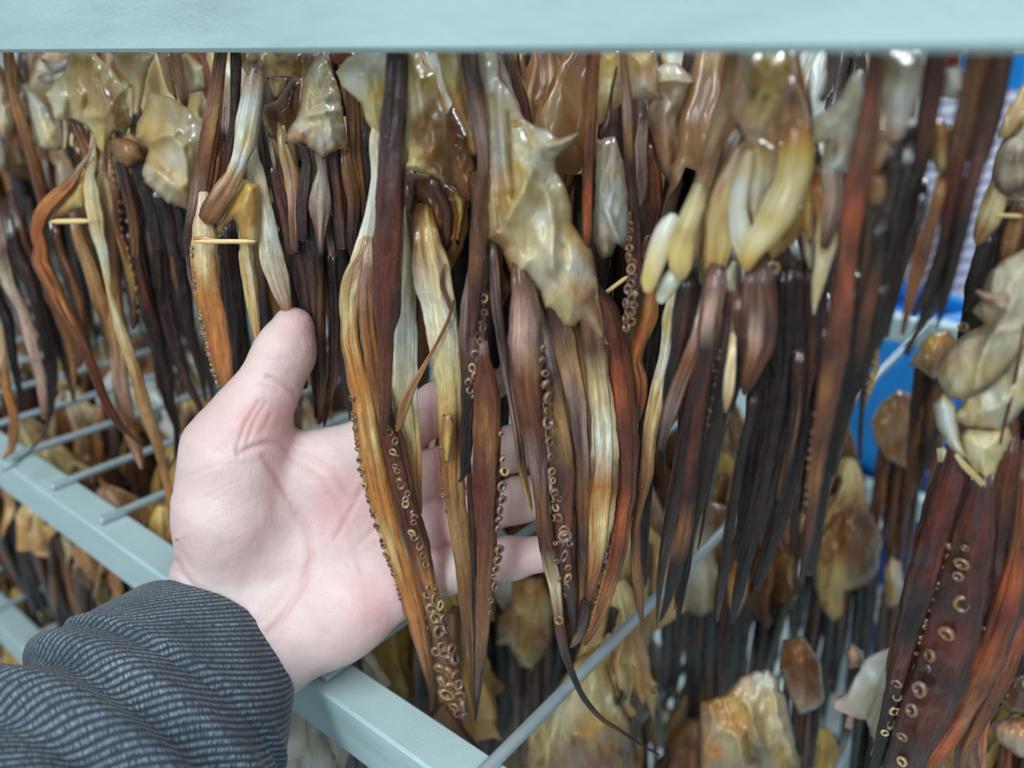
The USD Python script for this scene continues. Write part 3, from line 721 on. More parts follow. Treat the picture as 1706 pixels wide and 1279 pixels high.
# brown folded skin hanging between the long tentacle and the dark arm
S.flap(cB((500, 60), (560, 60), (575, 130), (640, 170), (660, 300), (690, 370), (705, 560), (705, 705), (620, 660), (500, 630), (478, 590), (490, 520), (510, 330), (495, 180)),
       [(700, 125, 'l'), (690, 170, 'c'), (680, 260, 'l'), (720, 140, 'y'), (715, 200, 'n'), (700, 230, 'b'), (720, 260, 'n'), (735, 290, 'b'), (690, 210, 'b')], dy=-3, bulge=9, wr=3, edge='l', ew=4,
       folds=[(cB((540, 100), (560, 200), (570, 330), (575, 430)), 3, 7), (cB((520, 180), (545, 250)), 2.5, 5), (cB((490, 610), (560, 620), (640, 665), (700, 700)), 3, 6)])
S.flap(cB((500, 640), (620, 660), (700, 700), (790, 780), (800, 900), (770, 1010), (700, 1150), (640, 1100), (560, 1000), (495, 970), (490, 800)),
       [(690, 320, 'd'), (720, 340, 'b'), (740, 330, 'r'), (690, 370, 'p'), (730, 400, 'b'), (750, 370, 'n'), (760, 400, 'a')], dy=10, bulge=5, wr=3, edge='b')
S.flap(cB((690, 370), (720, 330), (800, 480), (800, 560), (830, 620), (840, 760), (800, 790), (760, 760), (735, 720), (700, 700), (700, 560)),
       [(760, 220, 'd'), (755, 260, 'b'), (770, 290, 'n'), (780, 310, 'b'), (750, 300, 'n')], dy=2, bulge=4, wr=3, edge='r')
S.flap(cB((735, 720), (790, 780), (770, 900), (750, 1000), (730, 960), (745, 850), (720, 760)), [(760, 330, 'a'), (765, 360, 'y'), (758, 400, 'n')], dy=3, bulge=2, wr=1, edge='b')
S.arm(cB((520, 760, 60), (550, 880, 80), (540, 1000, 60), (570, 1100, 40)), 'dbn', 'rbd', dy=8)
S.arm(cB((640, 700, 50), (690, 850, 60), (690, 960, 60), (640, 1060, 50), (660, 1250, 70)), 'rbbn', 'dddb', dy=4)

S2 = Squid('dried squid hanging before the fingertips, broad cream hood and fat brown arm', (880, 95), Y=0.255)
S2.flap(cB((640, 30), (760, 30), (780, 250), (800, 400), (840, 490), (845, 550), (820, 572), (795, 530), (785, 440), (720, 330), (670, 200)),
        [(735, 90, 'a'), (745, 130, 'l'), (765, 90, 'c'), (760, 170, 'a'), (770, 210, 'y'), (785, 240, 't'), (780, 190, 'b')], dy=-4, bulge=4, wr=2, edge='n')
S2.arm([(780, 70, 26), (783, 110, 28), (792, 165, 30), (802, 225, 22), (805, 271, 18), (798, 330, 20), (796, 377, 22), (794, 450, 24), (790, 520, 20), (786, 560, 8)], 'mpmbbbdb', 'pbsbdnbd', dy=-8, ridge=.08)
S2.flap(cB((820, 30), (935, 30), (940, 200), (1000, 270), (1060, 390), (1110, 425), (1170, 440), (1220, 482), (1330, 452), (1300, 500), (1210, 580), (1215, 640), (1260, 720), (1285, 810), (1290, 890), (1380, 1010), (1420, 1190), (1440, 1279), (1470, 1420), (1490, 1490),
                (1430, 1480), (1330, 1360), (1300, 1390), (1240, 1380), (1190, 1310), (1150, 1300), (1130, 1210), (1080, 1160), (1010, 1170), (980, 1080), (950, 1000), (880, 960), (870, 800), (885, 640), (870, 470), (885, 420), (860, 300)),
        [(810, 130, 'w'), (825, 180, 'c'), (815, 260, 's'), (835, 250, 'w'), (850, 200, 'c'), (880, 240, 'l'), (905, 215, 'w'), (940, 225, 'c'), (905, 270, 'w'), (870, 280, 'y'), (855, 330, 'y'), (880, 310, 'l'), (925, 300, 'c'),
         (940, 340, 'l'), (870, 380, 'l'), (900, 360, 'w'), (900, 420, 'c'), (940, 420, 'c'), (960, 380, 'y'), (985, 420, 'a'), (990, 470, 'c'), (960, 450, 'w'), (930, 500, 'l'), (900, 470, 'c'), (945, 540, 'l'), (965, 480, 'a'), (980, 500, 'b'), (1005, 520, 'b'), (825, 340, 't'), (825, 400, 'n'), (845, 440, 't'), (838, 290, 's')],
        dy=0, bulge=14, thick=3.2, wr=1.5, ws=34, edge='a', ew=5, jag=2, step=3.6,
        folds=[([(812, 110), (818, 200), (816, 290)], 3, 4), ([(832, 110), (836, 220), (840, 300), (848, 340)], 3.5, 4), ([(845, 190), (850, 270), (856, 330)], -3, 4), ([(824, 250), (828, 330), (834, 380)], -3, 4), (cB((1090, 640), (1060, 730), (1010, 810), (985, 870)), 6, 8), (cB((935, 230), (940, 400), (960, 560), (990, 720)), 3.5, 6), (cB((900, 300), (900, 500), (895, 620)), -2.5, 7), (cB((1100, 650), (1170, 740), (1200, 900), (1190, 1100)), 4.5, 10),
               (cB((1130, 780), (1080, 900), (1090, 1000)), -6, 14), (cB((1250, 1000), (1260, 1080)), -2, 4), (cB((1050, 430), (1110, 520), (1180, 560)), -3, 10), (cB((1180, 520), (1310, 465)), 3, 7)])
S2.flap(cB((930, 60), (950, 80), (1000, 230), (1060, 385), (1045, 380), (990, 280), (935, 190)), [(835, 100, 'k'), (845, 130, 'w'), (860, 170, 'g'), (840, 120, 'm')], dy=6, bulge=1, thick=1.0, wr=1, edge='p', step=4, name='dry_skin')
S2.flap(cB((800, 640), (880, 640), (990, 720), (1000, 840), (960, 1000), (960, 1100), (1000, 1200), (960, 1279), (900, 1250), (830, 1150), (820, 900)),
        [(800, 300, 'b'), (820, 340, 'n'), (840, 340, 't'), (830, 400, 'b'), (820, 450, 'd'), (850, 460, 'p')], dy=4, bulge=3, wr=3, edge='b')
for x, y, r in ((860, 205, 7),):
    pos = PY(x, y, S2.Y - 0.0135 + .004 * (y > 300))
    me, u2, to = sucker_mesh(pos, EYE - pos + np.array([.05, 0, 0.05]), r * .26 / FPX, int(x))
    obj('loose_sucker', me, M_SUCK, S2.prim, S2.o, uv=u2, tone=to * .3 + PAL['y'] * .8)
# dark suckered arm, then the thick brown arm in the middle
S2.arm([(800, 440, 16), (792, 480, 36), (788, 540, 40), (786, 600, 34), (781, 650, 24), (776, 730, 22), (772, 790, 10), (764, 803, 3)], 'dpppkdk', 'bmmbpkk', dy=-3, ridge=.14, mix=.35, lump=.2,
       suck=[(799, 470, 8), (792, 480, 6), (806, 497, 8), (800, 510, 7), (806, 520, 8), (798, 532, 9), (804, 545, 9), (795, 560, 8), (801, 570, 7), (794, 590, 10), (799, 600, 8), (787, 612, 8), (792, 624, 8), (781, 636, 8), (789, 634, 7), (783, 650, 7), (788, 660, 5)])
S2.arm([(806, 595, 12), (808, 612, 28), (809, 640, 40), (811, 680, 44), (811, 767, 46), (811, 840, 42), (812, 897, 34), (808, 960, 28), (805, 1020, 26), (802, 1080, 20), (797, 1140, 13), (792, 1200, 4)], 'mrbrbnbbk', 'drnbrbndk', dy=-6, ridge=.05, lump=.08, mix=.42,
       suck=[(836, 722, 6), (838, 765, 7), (840, 785, 9), (836, 810, 9), (837, 832, 8), (833, 850, 7), (831, 865, 7), (829, 880, 6), (832, 915, 9), (829, 932, 9), (826, 948, 7), (822, 960, 5), (824, 976, 8), (818, 1000, 5), (816, 1020, 4)])
S2.arm([(782, 800, 8), (786, 860, 12), (791, 940, 14), (794, 1020, 14), (796, 1100, 12), (794, 1160, 8), (792, 1205, 3)], 'rdddk', 'bbkkk', dy=-1, n=14)
# fat arm with the long curling tip
S2.arm([(866, 468, 18), (872, 486, 42), (875, 530, 54), (876, 590, 56), (879, 630, 52), (883, 680, 44), (891, 731, 38), (898, 784, 30), (903, 837, 25), (908, 897, 26), (915, 935, 26), (923, 970, 23), (930, 1022, 18), (938, 1075, 17), (947, 1105, 13), (956, 1128, 11), (973, 1163, 10), (1004, 1198, 8), (1031, 1215, 6), (1063, 1237, 5), (1098, 1257, 3)],
       'bbmnbmbbtrpkkkk', 'nrsbrpndcbdkbkk', dy=-9, ridge=.04, lump=.09, mix=.42, flat=.75, label='thick brown arm with a long curling tip',
       suck=[(905, 580, 6), (903, 600, 7), (908, 622, 8), (909, 640, 9), (912, 662, 9), (911, 684, 7), (913, 704, 11), (916, 735, 9), (917, 760, 7), (919, 785, 8), (921, 800, 6), (924, 820, 8), (931, 1032, 9), (925, 905, 4), (928, 935, 5), (933, 965, 5)])
S2.arm([(822, 430, 8), (827, 500, 18), (838, 570, 18), (848, 640, 16), (860, 710, 15), (869, 780, 13), (880, 830, 9), (886, 850, 3)], 'kpddkt', 'pmpmty', dy=-4, ridge=.14, mix=.45, n=14)
S2.arm([(900, 540, 14), (910, 580, 26), (921, 640, 34), (930, 700, 38), (936, 760, 40), (939, 830, 40), (939, 897, 36), (943, 960, 28), (952, 1005, 18), (956, 1055, 5)], 'pmptpbrpk', 'dwptbrddk', dy=-5, ridge=.1, lump=.14, mix=.42,
       suck=[(918, 830, 8), (926, 845, 8), (931, 862, 9), (940, 883, 10), (941, 892, 12), (934, 905, 7), (949, 905, 6), (940, 925, 9), (946, 945, 7), (945, 962, 9), (938, 990, 6), (941, 975, 8), (921, 862, 7), (932, 830, 6)])
S2.arm([(925, 500, 40), (938, 560, 62), (950, 620, 60), (962, 680, 50), (968, 767, 40), (970, 840, 34), (970, 897, 30), (974, 970, 24), (972, 1040, 17), (964, 1070, 5)], 'dpmpnpbb', 'kdtmbdnd', dy=-2, ridge=.17, flat=.5, mix=.5)
S2.arm([(985, 500, 30), (990, 560, 44), (996, 620, 38), (1002, 680, 38), (1007, 740, 42), (1005, 802, 46), (1000, 860, 42), (996, 910, 32), (990, 950, 22), (981, 1000, 8)], 'bbmslnaar', 'dnblwalnr', dy=-5, ridge=.15, flat=.5, mix=.45)
S2.arm([(985, 480, 20), (1010, 520, 40), (1024, 580, 40), (1034, 640, 40), (1039, 690, 42), (1043, 740, 40), (1043, 802, 36), (1036, 860, 32), (1030, 910, 30), (1014, 970, 27), (1001, 1010, 22), (988, 1045, 16), (974, 1074, 6)], 'bdbrobrrornbd', 'nddbbrbobaab', dy=-3, ridge=.05, lump=.07, mix=.4,
       suck=[('L', .5, .95, 26, 4)], label='reddish brown outer arm curving back in')
S2.arm([(975, 1000, 14), (972, 1030, 18), (962, 1060, 16), (950, 1078, 4)], 'kpm', 'dpp', dy=-4, ext=0)
# thin brown tail behind
S2.arm(cH((650, 1000, 90), (720, 1080, 70), (800, 1160, 50), (860, 1220, 20)), 'nbd', 'bdd', dy=50, ext=0)
# rubbery strip and white toothed tuft
S2.arm([(824, 430, 6), (826, 450, 12), (826, 480, 13), (824, 505, 8)], 'wmk', 'kwm', dy=-1, n=10, ext=0)
# ------------------------------------------------------------------ front row, to the left of the hand
CR = 0.190
L1 = Squid('dried squid cut by the left picture edge, thin tan strip beside a cream flap', (50, 95), c=CR)
L1.arm(cJ((45, 0, 50), (65, 150, 62), (90, 300, 55), (140, 480, 58), (190, 650, 66), (240, 820, 70), (275, 980, 60), (300, 1120, 30)), 'tntnbbd', 'btabnbd', dy=-8, ridge=.08, flat=.5)
L1.flap(cJ((105, 100), (150, 200), (220, 290), (280, 350), (330, 450), (362, 500), (388, 640), (300, 640), (245, 620), (205, 500), (165, 300), (120, 180)), [(45, 140, 'g'), (60, 180, 'w'), (68, 220, 'c'), (88, 220, 'l'), (86, 228, 'y'), (75, 240, 'l'), (95, 245, 'c')], dy=0, bulge=7, wr=2, edge='l')
L1.flap(cJ((-40, 60), (40, 150), (70, 280), (95, 450), (60, 580), (10, 570), (-40, 500)), [(5, 120, 'b'), (10, 170, 's'), (8, 200, 'c'), (10, 220, 's'), (15, 230, 'n')], dy=4, bulge=7, wr=2.5, edge='n')
L1.flap(cJ((230, 180), (300, 150), (350, 190), (330, 225), (280, 225)), [(75, 130, 'w'), (85, 130, 'g')], dy=8, bulge=3, edge='s', step=4)
L1.flap(cJ((250, 60), (330, 90), (430, 50), (440, 130), (330, 170)), [(75, 100, 's'), (100, 100, 'w')], dy=12, bulge=4, edge='b', step=4)
for q, a, b, dy in [(((60, 0, 60), (150, 200, 66), (215, 450, 60), (245, 650, 46), (240, 800, 25), (215, 900, 14), (150, 990, 12), (60, 1070, 8), (10, 1095, 4)), 'kdddkk', 'ddkkpk', -2),
                    (((10, 60, 60), (40, 200, 60), (110, 340, 56), (165, 540, 46), (200, 700, 40), (210, 850, 20)), 'msmsmn', 'bpcmsb', -6),
                    (((90, -40, 60), (200, 200, 58), (280, 330, 60), (330, 470, 52), (350, 600, 30), (352, 700, 10)), 'pdbbnt', 'dbdbnn', 2),
                    (((20, 600, 20), (30, 700, 40), (65, 840, 42), (55, 980, 36), (15, 1035, 12)), 'taaab', 'ltana', 0),
                    (((-20, 250, 50), (40, 400, 50), (60, 550, 40), (90, 700, 24), (110, 800, 10)), 'kdkk', 'dkkk', 6),
                    (((150, 0, 70), (240, 250, 60), (300, 520, 60), (330, 640, 40), (350, 760, 16)), 'dpdb', 'kdbd', 8)]:
    L1.arm(cD(*q), a, b, dy=dy, suck=[('R', .5, .8, 6, 4)] if a[0] == 'p' else None)

L2 = Squid('dried squid under a torn grey-tan hood, bent arm propped open by a bamboo pick', (160, 95), c=CR - .004)
L2.flap(cJ((440, 10), (590, 30), (700, 130), (760, 215), (805, 230), (795, 330), (830, 480), (790, 540), (720, 520), (690, 560), (655, 665), (610, 620), (580, 520), (520, 480), (450, 445), (400, 460), (340, 445), (325, 360), (285, 290), (320, 230), (400, 160)),
        [(118, 110, 't'), (100, 140, 'g'), (90, 165, 'g'), (110, 180, 'g'), (130, 130, 't'), (150, 110, 'y'), (180, 130, 'l'), (195, 150, 's'), (170, 160, 't'), (185, 180, 't'), (150, 175, 't'), (175, 200, 'n'), (200, 200, 'n'), (150, 195, 'l'), (165, 215, 'l'), (175, 235, 'y'), (205, 150, 'c')],
        dy=-4, bulge=9, wr=2.5, ws=30, edge='l', jag=3, folds=[(cJ((570, 60), (590, 200), (700, 380), (720, 500)), 4, 9), (cJ((440, 30), (430, 200), (440, 400)), -2, 9), (cJ((560, 420), (640, 430), (780, 250)), 3, 8)])
L2.flap(cJ((440, 520), (480, 540), (470, 600), (520, 640), (510, 690), (480, 660), (470, 630), (430, 620)), [(122, 235, 'c'), (130, 255, 's')], dy=2, bulge=3, step=4)
L2.arm(cJ((470, 440, 60), (520, 560, 90), (570, 680, 90), (590, 790, 80)), 'sbbt', 'bmnn', dy=2)
L2.arm(cJ((410, 430, 30), (415, 530, 30), (405, 630, 14)), 'gg', 'tl', dy=3)
L2.arm(cJ((560, 670, 10), (525, 720, 26), (440, 850, 66), (350, 940, 84), (285, 1010, 90), (250, 1080, 86), (240, 1150, 84), (262, 1260, 84)) + cD((195, 90, 76), (235, 180, 70), (290, 300, 58), (335, 385, 50), (385, 480, 48), (430, 580, 46), (480, 720, 42), (530, 820, 40), (580, 890, 28), (625, 930, 16), (672, 972, 5)),
       'mmsnanaarnrrrbb', 'nlmaaoorarbbrdd', dy=-7, ridge=.06, flat=.55, mix=.42, label='bent amber arm ending in a thin dark tip')
L2.flap(cJ((540, 730), (560, 860), (545, 1000), (470, 1020), (390, 1060), (310, 1085), (320, 1020), (400, 920), (470, 800)), [(135, 300, 'y'), (120, 320, 'a'), (130, 335, 'l'), (100, 350, 'a'), (140, 330, 'y')], dy=-1, bulge=4, wr=1, edge='a')
L2.arm(cJ((580, 720, 40), (565, 800, 60), (575, 900, 84), (600, 1050, 90), (625, 1200, 70)) + cD((480, 20, 50), (503, 150, 34), (520, 260, 24), (548, 350, 36), (575, 440, 52), (625, 580, 54), (665, 720, 60), (710, 860, 54), (750, 980, 46), (785, 1130, 36), (815, 1270, 36)) + cG((812, 130, 34), (800, 220, 34), (790, 300, 20), (784, 330, 6)),
       'ylclcyllttttaaan', 'tcllwlctnlnnanoa', dy=-4, ridge=.05, flat=.5, mix=.4, label='long pale arm that darkens to amber')
L2.arm(cJ((640, 760, 60), (670, 900, 84), (695, 1050, 90), (700, 1200, 70)) + cD((530, 60, 66), (545, 250, 66), (558, 450, 70), (570, 650, 72), (600, 850, 66), (650, 1000, 50), (670, 1080, 14)), 'tstttsns', 'nlnbtbnn', dy=3, ridge=.07, flat=.5)
L2.arm(cD((370, -40, 60), (430, 120, 70), (480, 280, 76), (520, 420, 56), (535, 560, 20)), 'tntbn', 'bttnt', dy=4)
L2.arm(cJ((700, 820, 30), (730, 900, 50), (735, 1030, 46), (750, 1180, 44)) + cD((590, 60, 40), (625, 220, 40), (640, 350, 40), (630, 420, 12)), 'nanbaybd', 'bdrddbdd', dy=-2, suck=[('R', .1, .9, 18, 4)])
L2.arm(cD((270, 0, 46), (330, 160, 50), (380, 320, 44), (390, 480, 50), (370, 600, 24)), 'nbnbb', 'dbdnd', dy=0)
L2.pick((84, 369), (151, 368), 9, dy=-12)
for q, a, b in [(((640, 0, 70), (690, 250, 60), (740, 420, 66), (775, 600, 60), (800, 760, 50), (838, 900, 32), (832, 1010, 18), (800, 1085, 4)), 'dpbkkkk', 'kdkkpkk'),
                (((760, -20, 66), (775, 250, 70), (820, 460, 60), (880, 650, 44), (950, 800, 26), (970, 870, 10)), 'kddppd', 'ddkkdd'),
                (((560, -60, 80), (640, 150, 66), (700, 350, 56), (742, 560, 40), (750, 700, 14)), 'dbbnb', 'kdddb'),
                (((840, 0, 60), (870, 200, 60), (900, 420, 50), (950, 620, 30), (975, 760, 10)), 'kkdd', 'dkkk')]:
    L2.arm(cD(*q), a, b, dy=12)

L3 = Squid('dried squid with a rounded yellow-cream hood, left of the long brown arm', (270, 95), c=CR + .006)
L3.flap(cJ((700, 20), (890, 20), (975, 40), (930, 130), (905, 250), (870, 420), (830, 420), (830, 250), (800, 220), (730, 140)), [(200, 100, 't'), (225, 100, 'n'), (240, 100, 'c'), (225, 150, 'l'), (225, 180, 'c')], dy=-2, bulge=5, edge='t')
L3.flap(cJ((930, 275), (1020, 290), (1090, 320), (1200, 395), (1235, 460), (1300, 510), (1320, 650), (1290, 760), (1270, 860), (1210, 1030), (1130, 1000), (1050, 970), (970, 900), (910, 840), (888, 780), (905, 720), (930, 640), (850, 560), (855, 480), (905, 380)),
        [(255, 165, 'l'), (240, 200, 'y'), (265, 200, 'l'), (280, 190, 's'), (305, 190, 'g'), (320, 215, 'g'), (260, 225, 'y'), (245, 225, 'a'), (300, 220, 'l'), (275, 250, 'y'), (285, 260, 'w'), (300, 285, 'c'), (270, 290, 't'), (250, 290, 'g'), (265, 310, 'c'), (300, 320, 't'), (318, 330, 'b'), (325, 290, 'y'), (325, 250, 'l'), (310, 250, 'c')],
        dy=0, bulge=15, wr=2, ws=30, edge='l', folds=[(cJ((960, 590), (1020, 545), (1090, 550), (1140, 620), (1170, 740), (1175, 840)), 6, 9), (cJ((1060, 480), (1140, 520), (1200, 620), (1230, 760)), 4, 9), (cJ((930, 620), (1000, 700), (1100, 800)), -4, 12), (cJ((940, 740), (1050, 840), (1180, 920)), 3, 10)])
L3.arm(cJ((790, 560, 90), (850, 620, 100), (900, 690, 60)), 'nbd', 'tnd', dy=4)
L3.flap(cJ((690, 560), (800, 560), (870, 600), (920, 700), (800, 760), (720, 700)), [(200, 240, 'n'), (220, 250, 't'), (230, 265, 'b')], dy=3, bulge=6, edge='b')
for q, a, b in [(((880, 640, 110), (900, 800, 110), (960, 1000, 100), (1000, 1250, 90)), 'bkk', 'dkd'), (((1000, 900, 110), (1060, 1100, 100), (1100, 1300, 80)), 'kdk', 'kkp'), (((760, 700, 60), (800, 900, 70), (840, 1100, 70), (850, 1300, 50)), 'dbd', 'kdn'), (((1120, 960, 80), (1150, 1150, 80), (1170, 1300, 60)), 'kkd', 'dkk')]:
    L3.arm(cJ(*q), a, b, dy=8)
L3.flap(cJ((1130, 30), (1190, 30), (1280, 120), (1290, 260), (1180, 290), (1170, 180)), [(310, 100, 'y'), (325, 130, 'c'), (318, 150, 'c')], dy=16, bulge=5, edge='s')
L3.flap(cJ((980, 20), (1070, 20), (1100, 200), (1110, 330), (1050, 260)), [(275, 100, 's'), (285, 140, 't')], dy=14, bulge=4, edge='b')
L3.arm(cJ((1090, 20, 60), (1120, 150, 66), (1150, 300, 60), (1160, 380, 20)), 'bsb', 'tnb', dy=10)
L3.arm(cJ((1210, 20, 100), (1270, 120, 80), (1300, 260, 60), (1310, 330, 20)), 'oon', 'asr', dy=18)

L4 = Squid('dried squid left of the thumb, smooth cream arm joining an amber one', (420, 95), c=CR - .008)
L4.arm(cK((262, 0, 66), (248, 130, 76), (228, 280, 90), (205, 430, 106), (178, 620, 112), (150, 780, 112), (122, 900, 104), (98, 1020, 90), (74, 1130, 84), (64, 1230, 84)) + cD((905, 60, 60), (915, 140, 56), (930, 240, 40), (940, 320, 14)), 'bnnbnbbpmd', 'tbtnbmddpk', dy=-6, ridge=.1, flat=.5, mix=.45)
L4.arm(cK((150, 1040, 90), (150, 1110, 130), (158, 1190, 150)) + cD((968, 40, 122), (975, 130, 122), (985, 250, 124), (1005, 340, 118), (1025, 450, 112), (1045, 560, 100), (1062, 650, 82), (1078, 710, 50)), 'nslclaaaan', 'acslaanonb', dy=-10, ridge=.04, flat=.6, mix=.4, suck=[('L', .35, .95, 34, 4.5)], label='plump amber arm with a knotted sucker edge')
L4.arm(cK((490, 90, 80), (475, 180, 104), (455, 300, 130), (430, 430, 140), (412, 560, 138), (375, 700, 104), (335, 800, 100), (275, 900, 130), (210, 1000, 140), (165, 1080, 110)), 'nswwwclsnb', 'lcwclwtnnn', dy=-12, ridge=.035, flat=.55, mix=.35, label='smooth cream arm')
L4.flap(cK((400, 815), (440, 830), (490, 860), (510, 950), (500, 1080), (490, 1220), (450, 1240), (380, 1200), (365, 1100), (330, 1075), (290, 1110), (260, 1165), (205, 1175), (270, 1040), (320, 940), (360, 880)), [(410, 305, 'y'), (420, 330, 't'), (415, 370, 't'), (390, 350, 'y'), (375, 370, 'n'), (365, 385, 'a'), (430, 395, 'l')], dy=-6, bulge=5, wr=1.2, edge='y')
L4.arm(cK((470, 700, 50), (490, 770, 70), (505, 850, 74), (510, 930, 90), (530, 1050, 110), (555, 1200, 120)) + cD((1285, 80, 112), (1320, 200, 96), (1350, 300, 60), (1365, 360, 14)), 'scglccgt', 'pgccwgsn', dy=-4, ridge=.05, flat=.5)
L4.arm(cK((400, 1180, 60), (415, 1260, 70)) + cD((1165, 60, 66), (1185, 200, 66), (1200, 330, 52), (1215, 450, 30), (1222, 540, 8)), 'ylclt', 'tlyan', dy=-2, ridge=.05)
L4.arm(cK((345, 0, 60), (350, 150, 64), (346, 320, 56), (338, 480, 50), (310, 620, 56), (290, 740, 40), (285, 830, 12)), 'dpkpkrd', 'kkdkpdd', dy=-4)
L4.flap(cK((390, 10), (600, 5), (870, 10), (890, 90), (820, 165), (740, 195), (640, 175), (520, 195), (430, 185), (385, 110)), [(410, 95, 'y'), (430, 110, 's'), (450, 90, 'l'), (470, 95, 'p'), (490, 105, 'r'), (480, 120, 'a'), (510, 95, 'p'), (520, 115, 's'), (460, 125, 'y'), (440, 125, 's'), (500, 125, 't')], dy=-4, bulge=8, wr=5, ws=14, edge='s')
L4.flap(cK((545, 185), (675, 185), (650, 270), (600, 335), (570, 270)), [(455, 135, 'l'), (465, 150, 't'), (458, 162, 'l')], dy=-2, bulge=3, edge='n', step=4)
L4.flap(cK((520, 360), (600, 330), (700, 190), (760, 200), (740, 400), (690, 500), (650, 590), (560, 560), (510, 450)), [(455, 190, 'd'), (480, 160, 'd'), (470, 200, 'b'), (460, 220, 'n')], dy=6, bulge=6, wr=2, edge='b')
for q, a, b, dy in [(((640, 580, 60), (665, 680, 90), (695, 800, 90), (710, 950, 76), (715, 1100, 66), (725, 1279, 50)), 'cltsnp', 'tnlasd', -2), (((590, 780, 40), (620, 900, 80), (665, 1050, 96), (690, 1279, 90)), 'rrbp', 'drdb', 1), (((500, 480, 40), (520, 600, 60), (530, 720, 46), (540, 800, 16)), 'pmpp', 'mdkp', 0), (((560, 560, 20), (580, 650, 34), (600, 770, 20)), 'mwm', 'lmk', -3),
                    (((250, 640, 60), (240, 740, 100), (200, 880, 90), (170, 1000, 60)), 'srbn', 'brnb', -3), (((760, 620, 40), (800, 750, 60), (790, 900, 70), (780, 1100, 60), (790, 1279, 40)), 'pbpk', 'ndbd', 4)]:
    L4.arm(cK(*q), a, b, dy=dy)
L4.pick((322, 402), (425, 402), 8, dy=-17)
L4.arm(cK((85, 1196, 22), (150, 1190, 26), (215, 1200, 24), (240, 1204, 14)), 'at', 'na', dy=-16, n=10, ext=0, name='tie_strip')
for q, a, b, dy in [(((1420, 0, 90), (1450, 200, 66), (1470, 420, 50), (1490, 640, 40), (1495, 840, 14)), 'dkdk', 'kpkk', 4), (((1490, -40, 90), (1505, 250, 66), (1515, 500, 52), (1525, 700, 46), (1510, 870, 16)), 'kdnbd', 'dkkdn', 2), (((1570, 100, 60), (1585, 350, 56), (1580, 600, 50), (1550, 780, 34), (1535, 880, 10)), 'kdbn', 'dkkd', 6),
                    (((1360, 180, 50), (1390, 330, 60), (1420, 520, 50), (1440, 700, 30)), 'kkdd', 'dkkk', 10), (((1080, 0, 90), (1110, 300, 80), (1130, 600, 60), (1120, 750, 20)), 'kkkk', 'kdkk', 14)]:
    L4.arm(cD(*q), a, b, dy=dy)

L5 = Squid('dried squid above the thumb, ragged yellow-white hood over blackish arms', (530, 95), c=CR - .004)
L5.flap(cK((770, 190), (800, 120), (880, 40), (925, 70), (965, 170), (1000, 260), (1025, 400), (1040, 520), (1055, 655), (1000, 640), (955, 650), (920, 680), (885, 695), (840, 655), (810, 640), (790, 600), (720, 610), (655, 600), (680, 500), (720, 450), (750, 350)),
        [(525, 110, 'c'), (525, 130, 'w'), (510, 140, 'y'), (545, 150, 't'), (540, 130, 'l'), (550, 170, 'w'), (520, 180, 'l'), (505, 195, 'y'), (495, 205, 'w'), (485, 235, 'n'), (500, 230, 'a'), (530, 200, 'l'), (545, 220, 'w'), (535, 230, 'w'), (560, 200, 'l'), (575, 220, 't'), (540, 250, 'l'), (570, 245, 't'), (520, 245, 'n')],
        dy=-4, bulge=10, wr=3.2, ws=20, edge='n', jag=3, folds=[(cK((800, 250), (790, 420), (900, 400)), 4, 7), (cK((930, 300), (960, 620)), 3, 9), (cK((850, 120), (870, 300)), 3, 8)])
for q, a, b, dy in [(((1060, 180, 50), (1085, 300, 86), (1090, 500, 90), (1100, 700, 84), (1130, 900, 70), (1150, 1050, 50), (1150, 1120, 16)), 'rbtbnbd', 'pnbnnpk', 2), (((1160, 320, 30), (1170, 500, 40), (1150, 620, 60), (1170, 800, 60), (1165, 960, 46), (1150, 1100, 20)), 'rpdpdk', 'kkpkdk', 4),
                    (((870, 640, 60), (890, 760, 60), (880, 880, 110), (875, 980, 130), (880, 1090, 90), (880, 1200, 50), (885, 1300, 30)), 'kpmmgsd', 'dkpgmpk', -3), (((960, 660, 100), (980, 850, 100), (1000, 1050, 90), (1020, 1250, 80)), 'dpbp', 'kkdk', 1),
                    (((780, 620, 50), (800, 720, 60), (790, 850, 80), (770, 1000, 80), (780, 1200, 70)), 'ndpd', 'bkdk', 2), (((1040, 700, 60), (1060, 800, 90), (1090, 1000, 80), (1080, 1200, 70), (1090, 1300, 50)), 'ltnpd', 'bnbdk', 0),
                    (((830, 980, 60), (850, 1150, 70), (870, 1300, 60)), 'kdk', 'kkd', 6), (((930, 1050, 50), (950, 1200, 56), (960, 1300, 50)), 'dks', 'kpd', 3)]:
    L5.arm(cK(*q), a, b, dy=dy)
L5.arm(cK((960, 30, 60), (980, 60, 70), (1050, 60, 80), (1080, 120, 40)), 'oan', 'oon', dy=14)
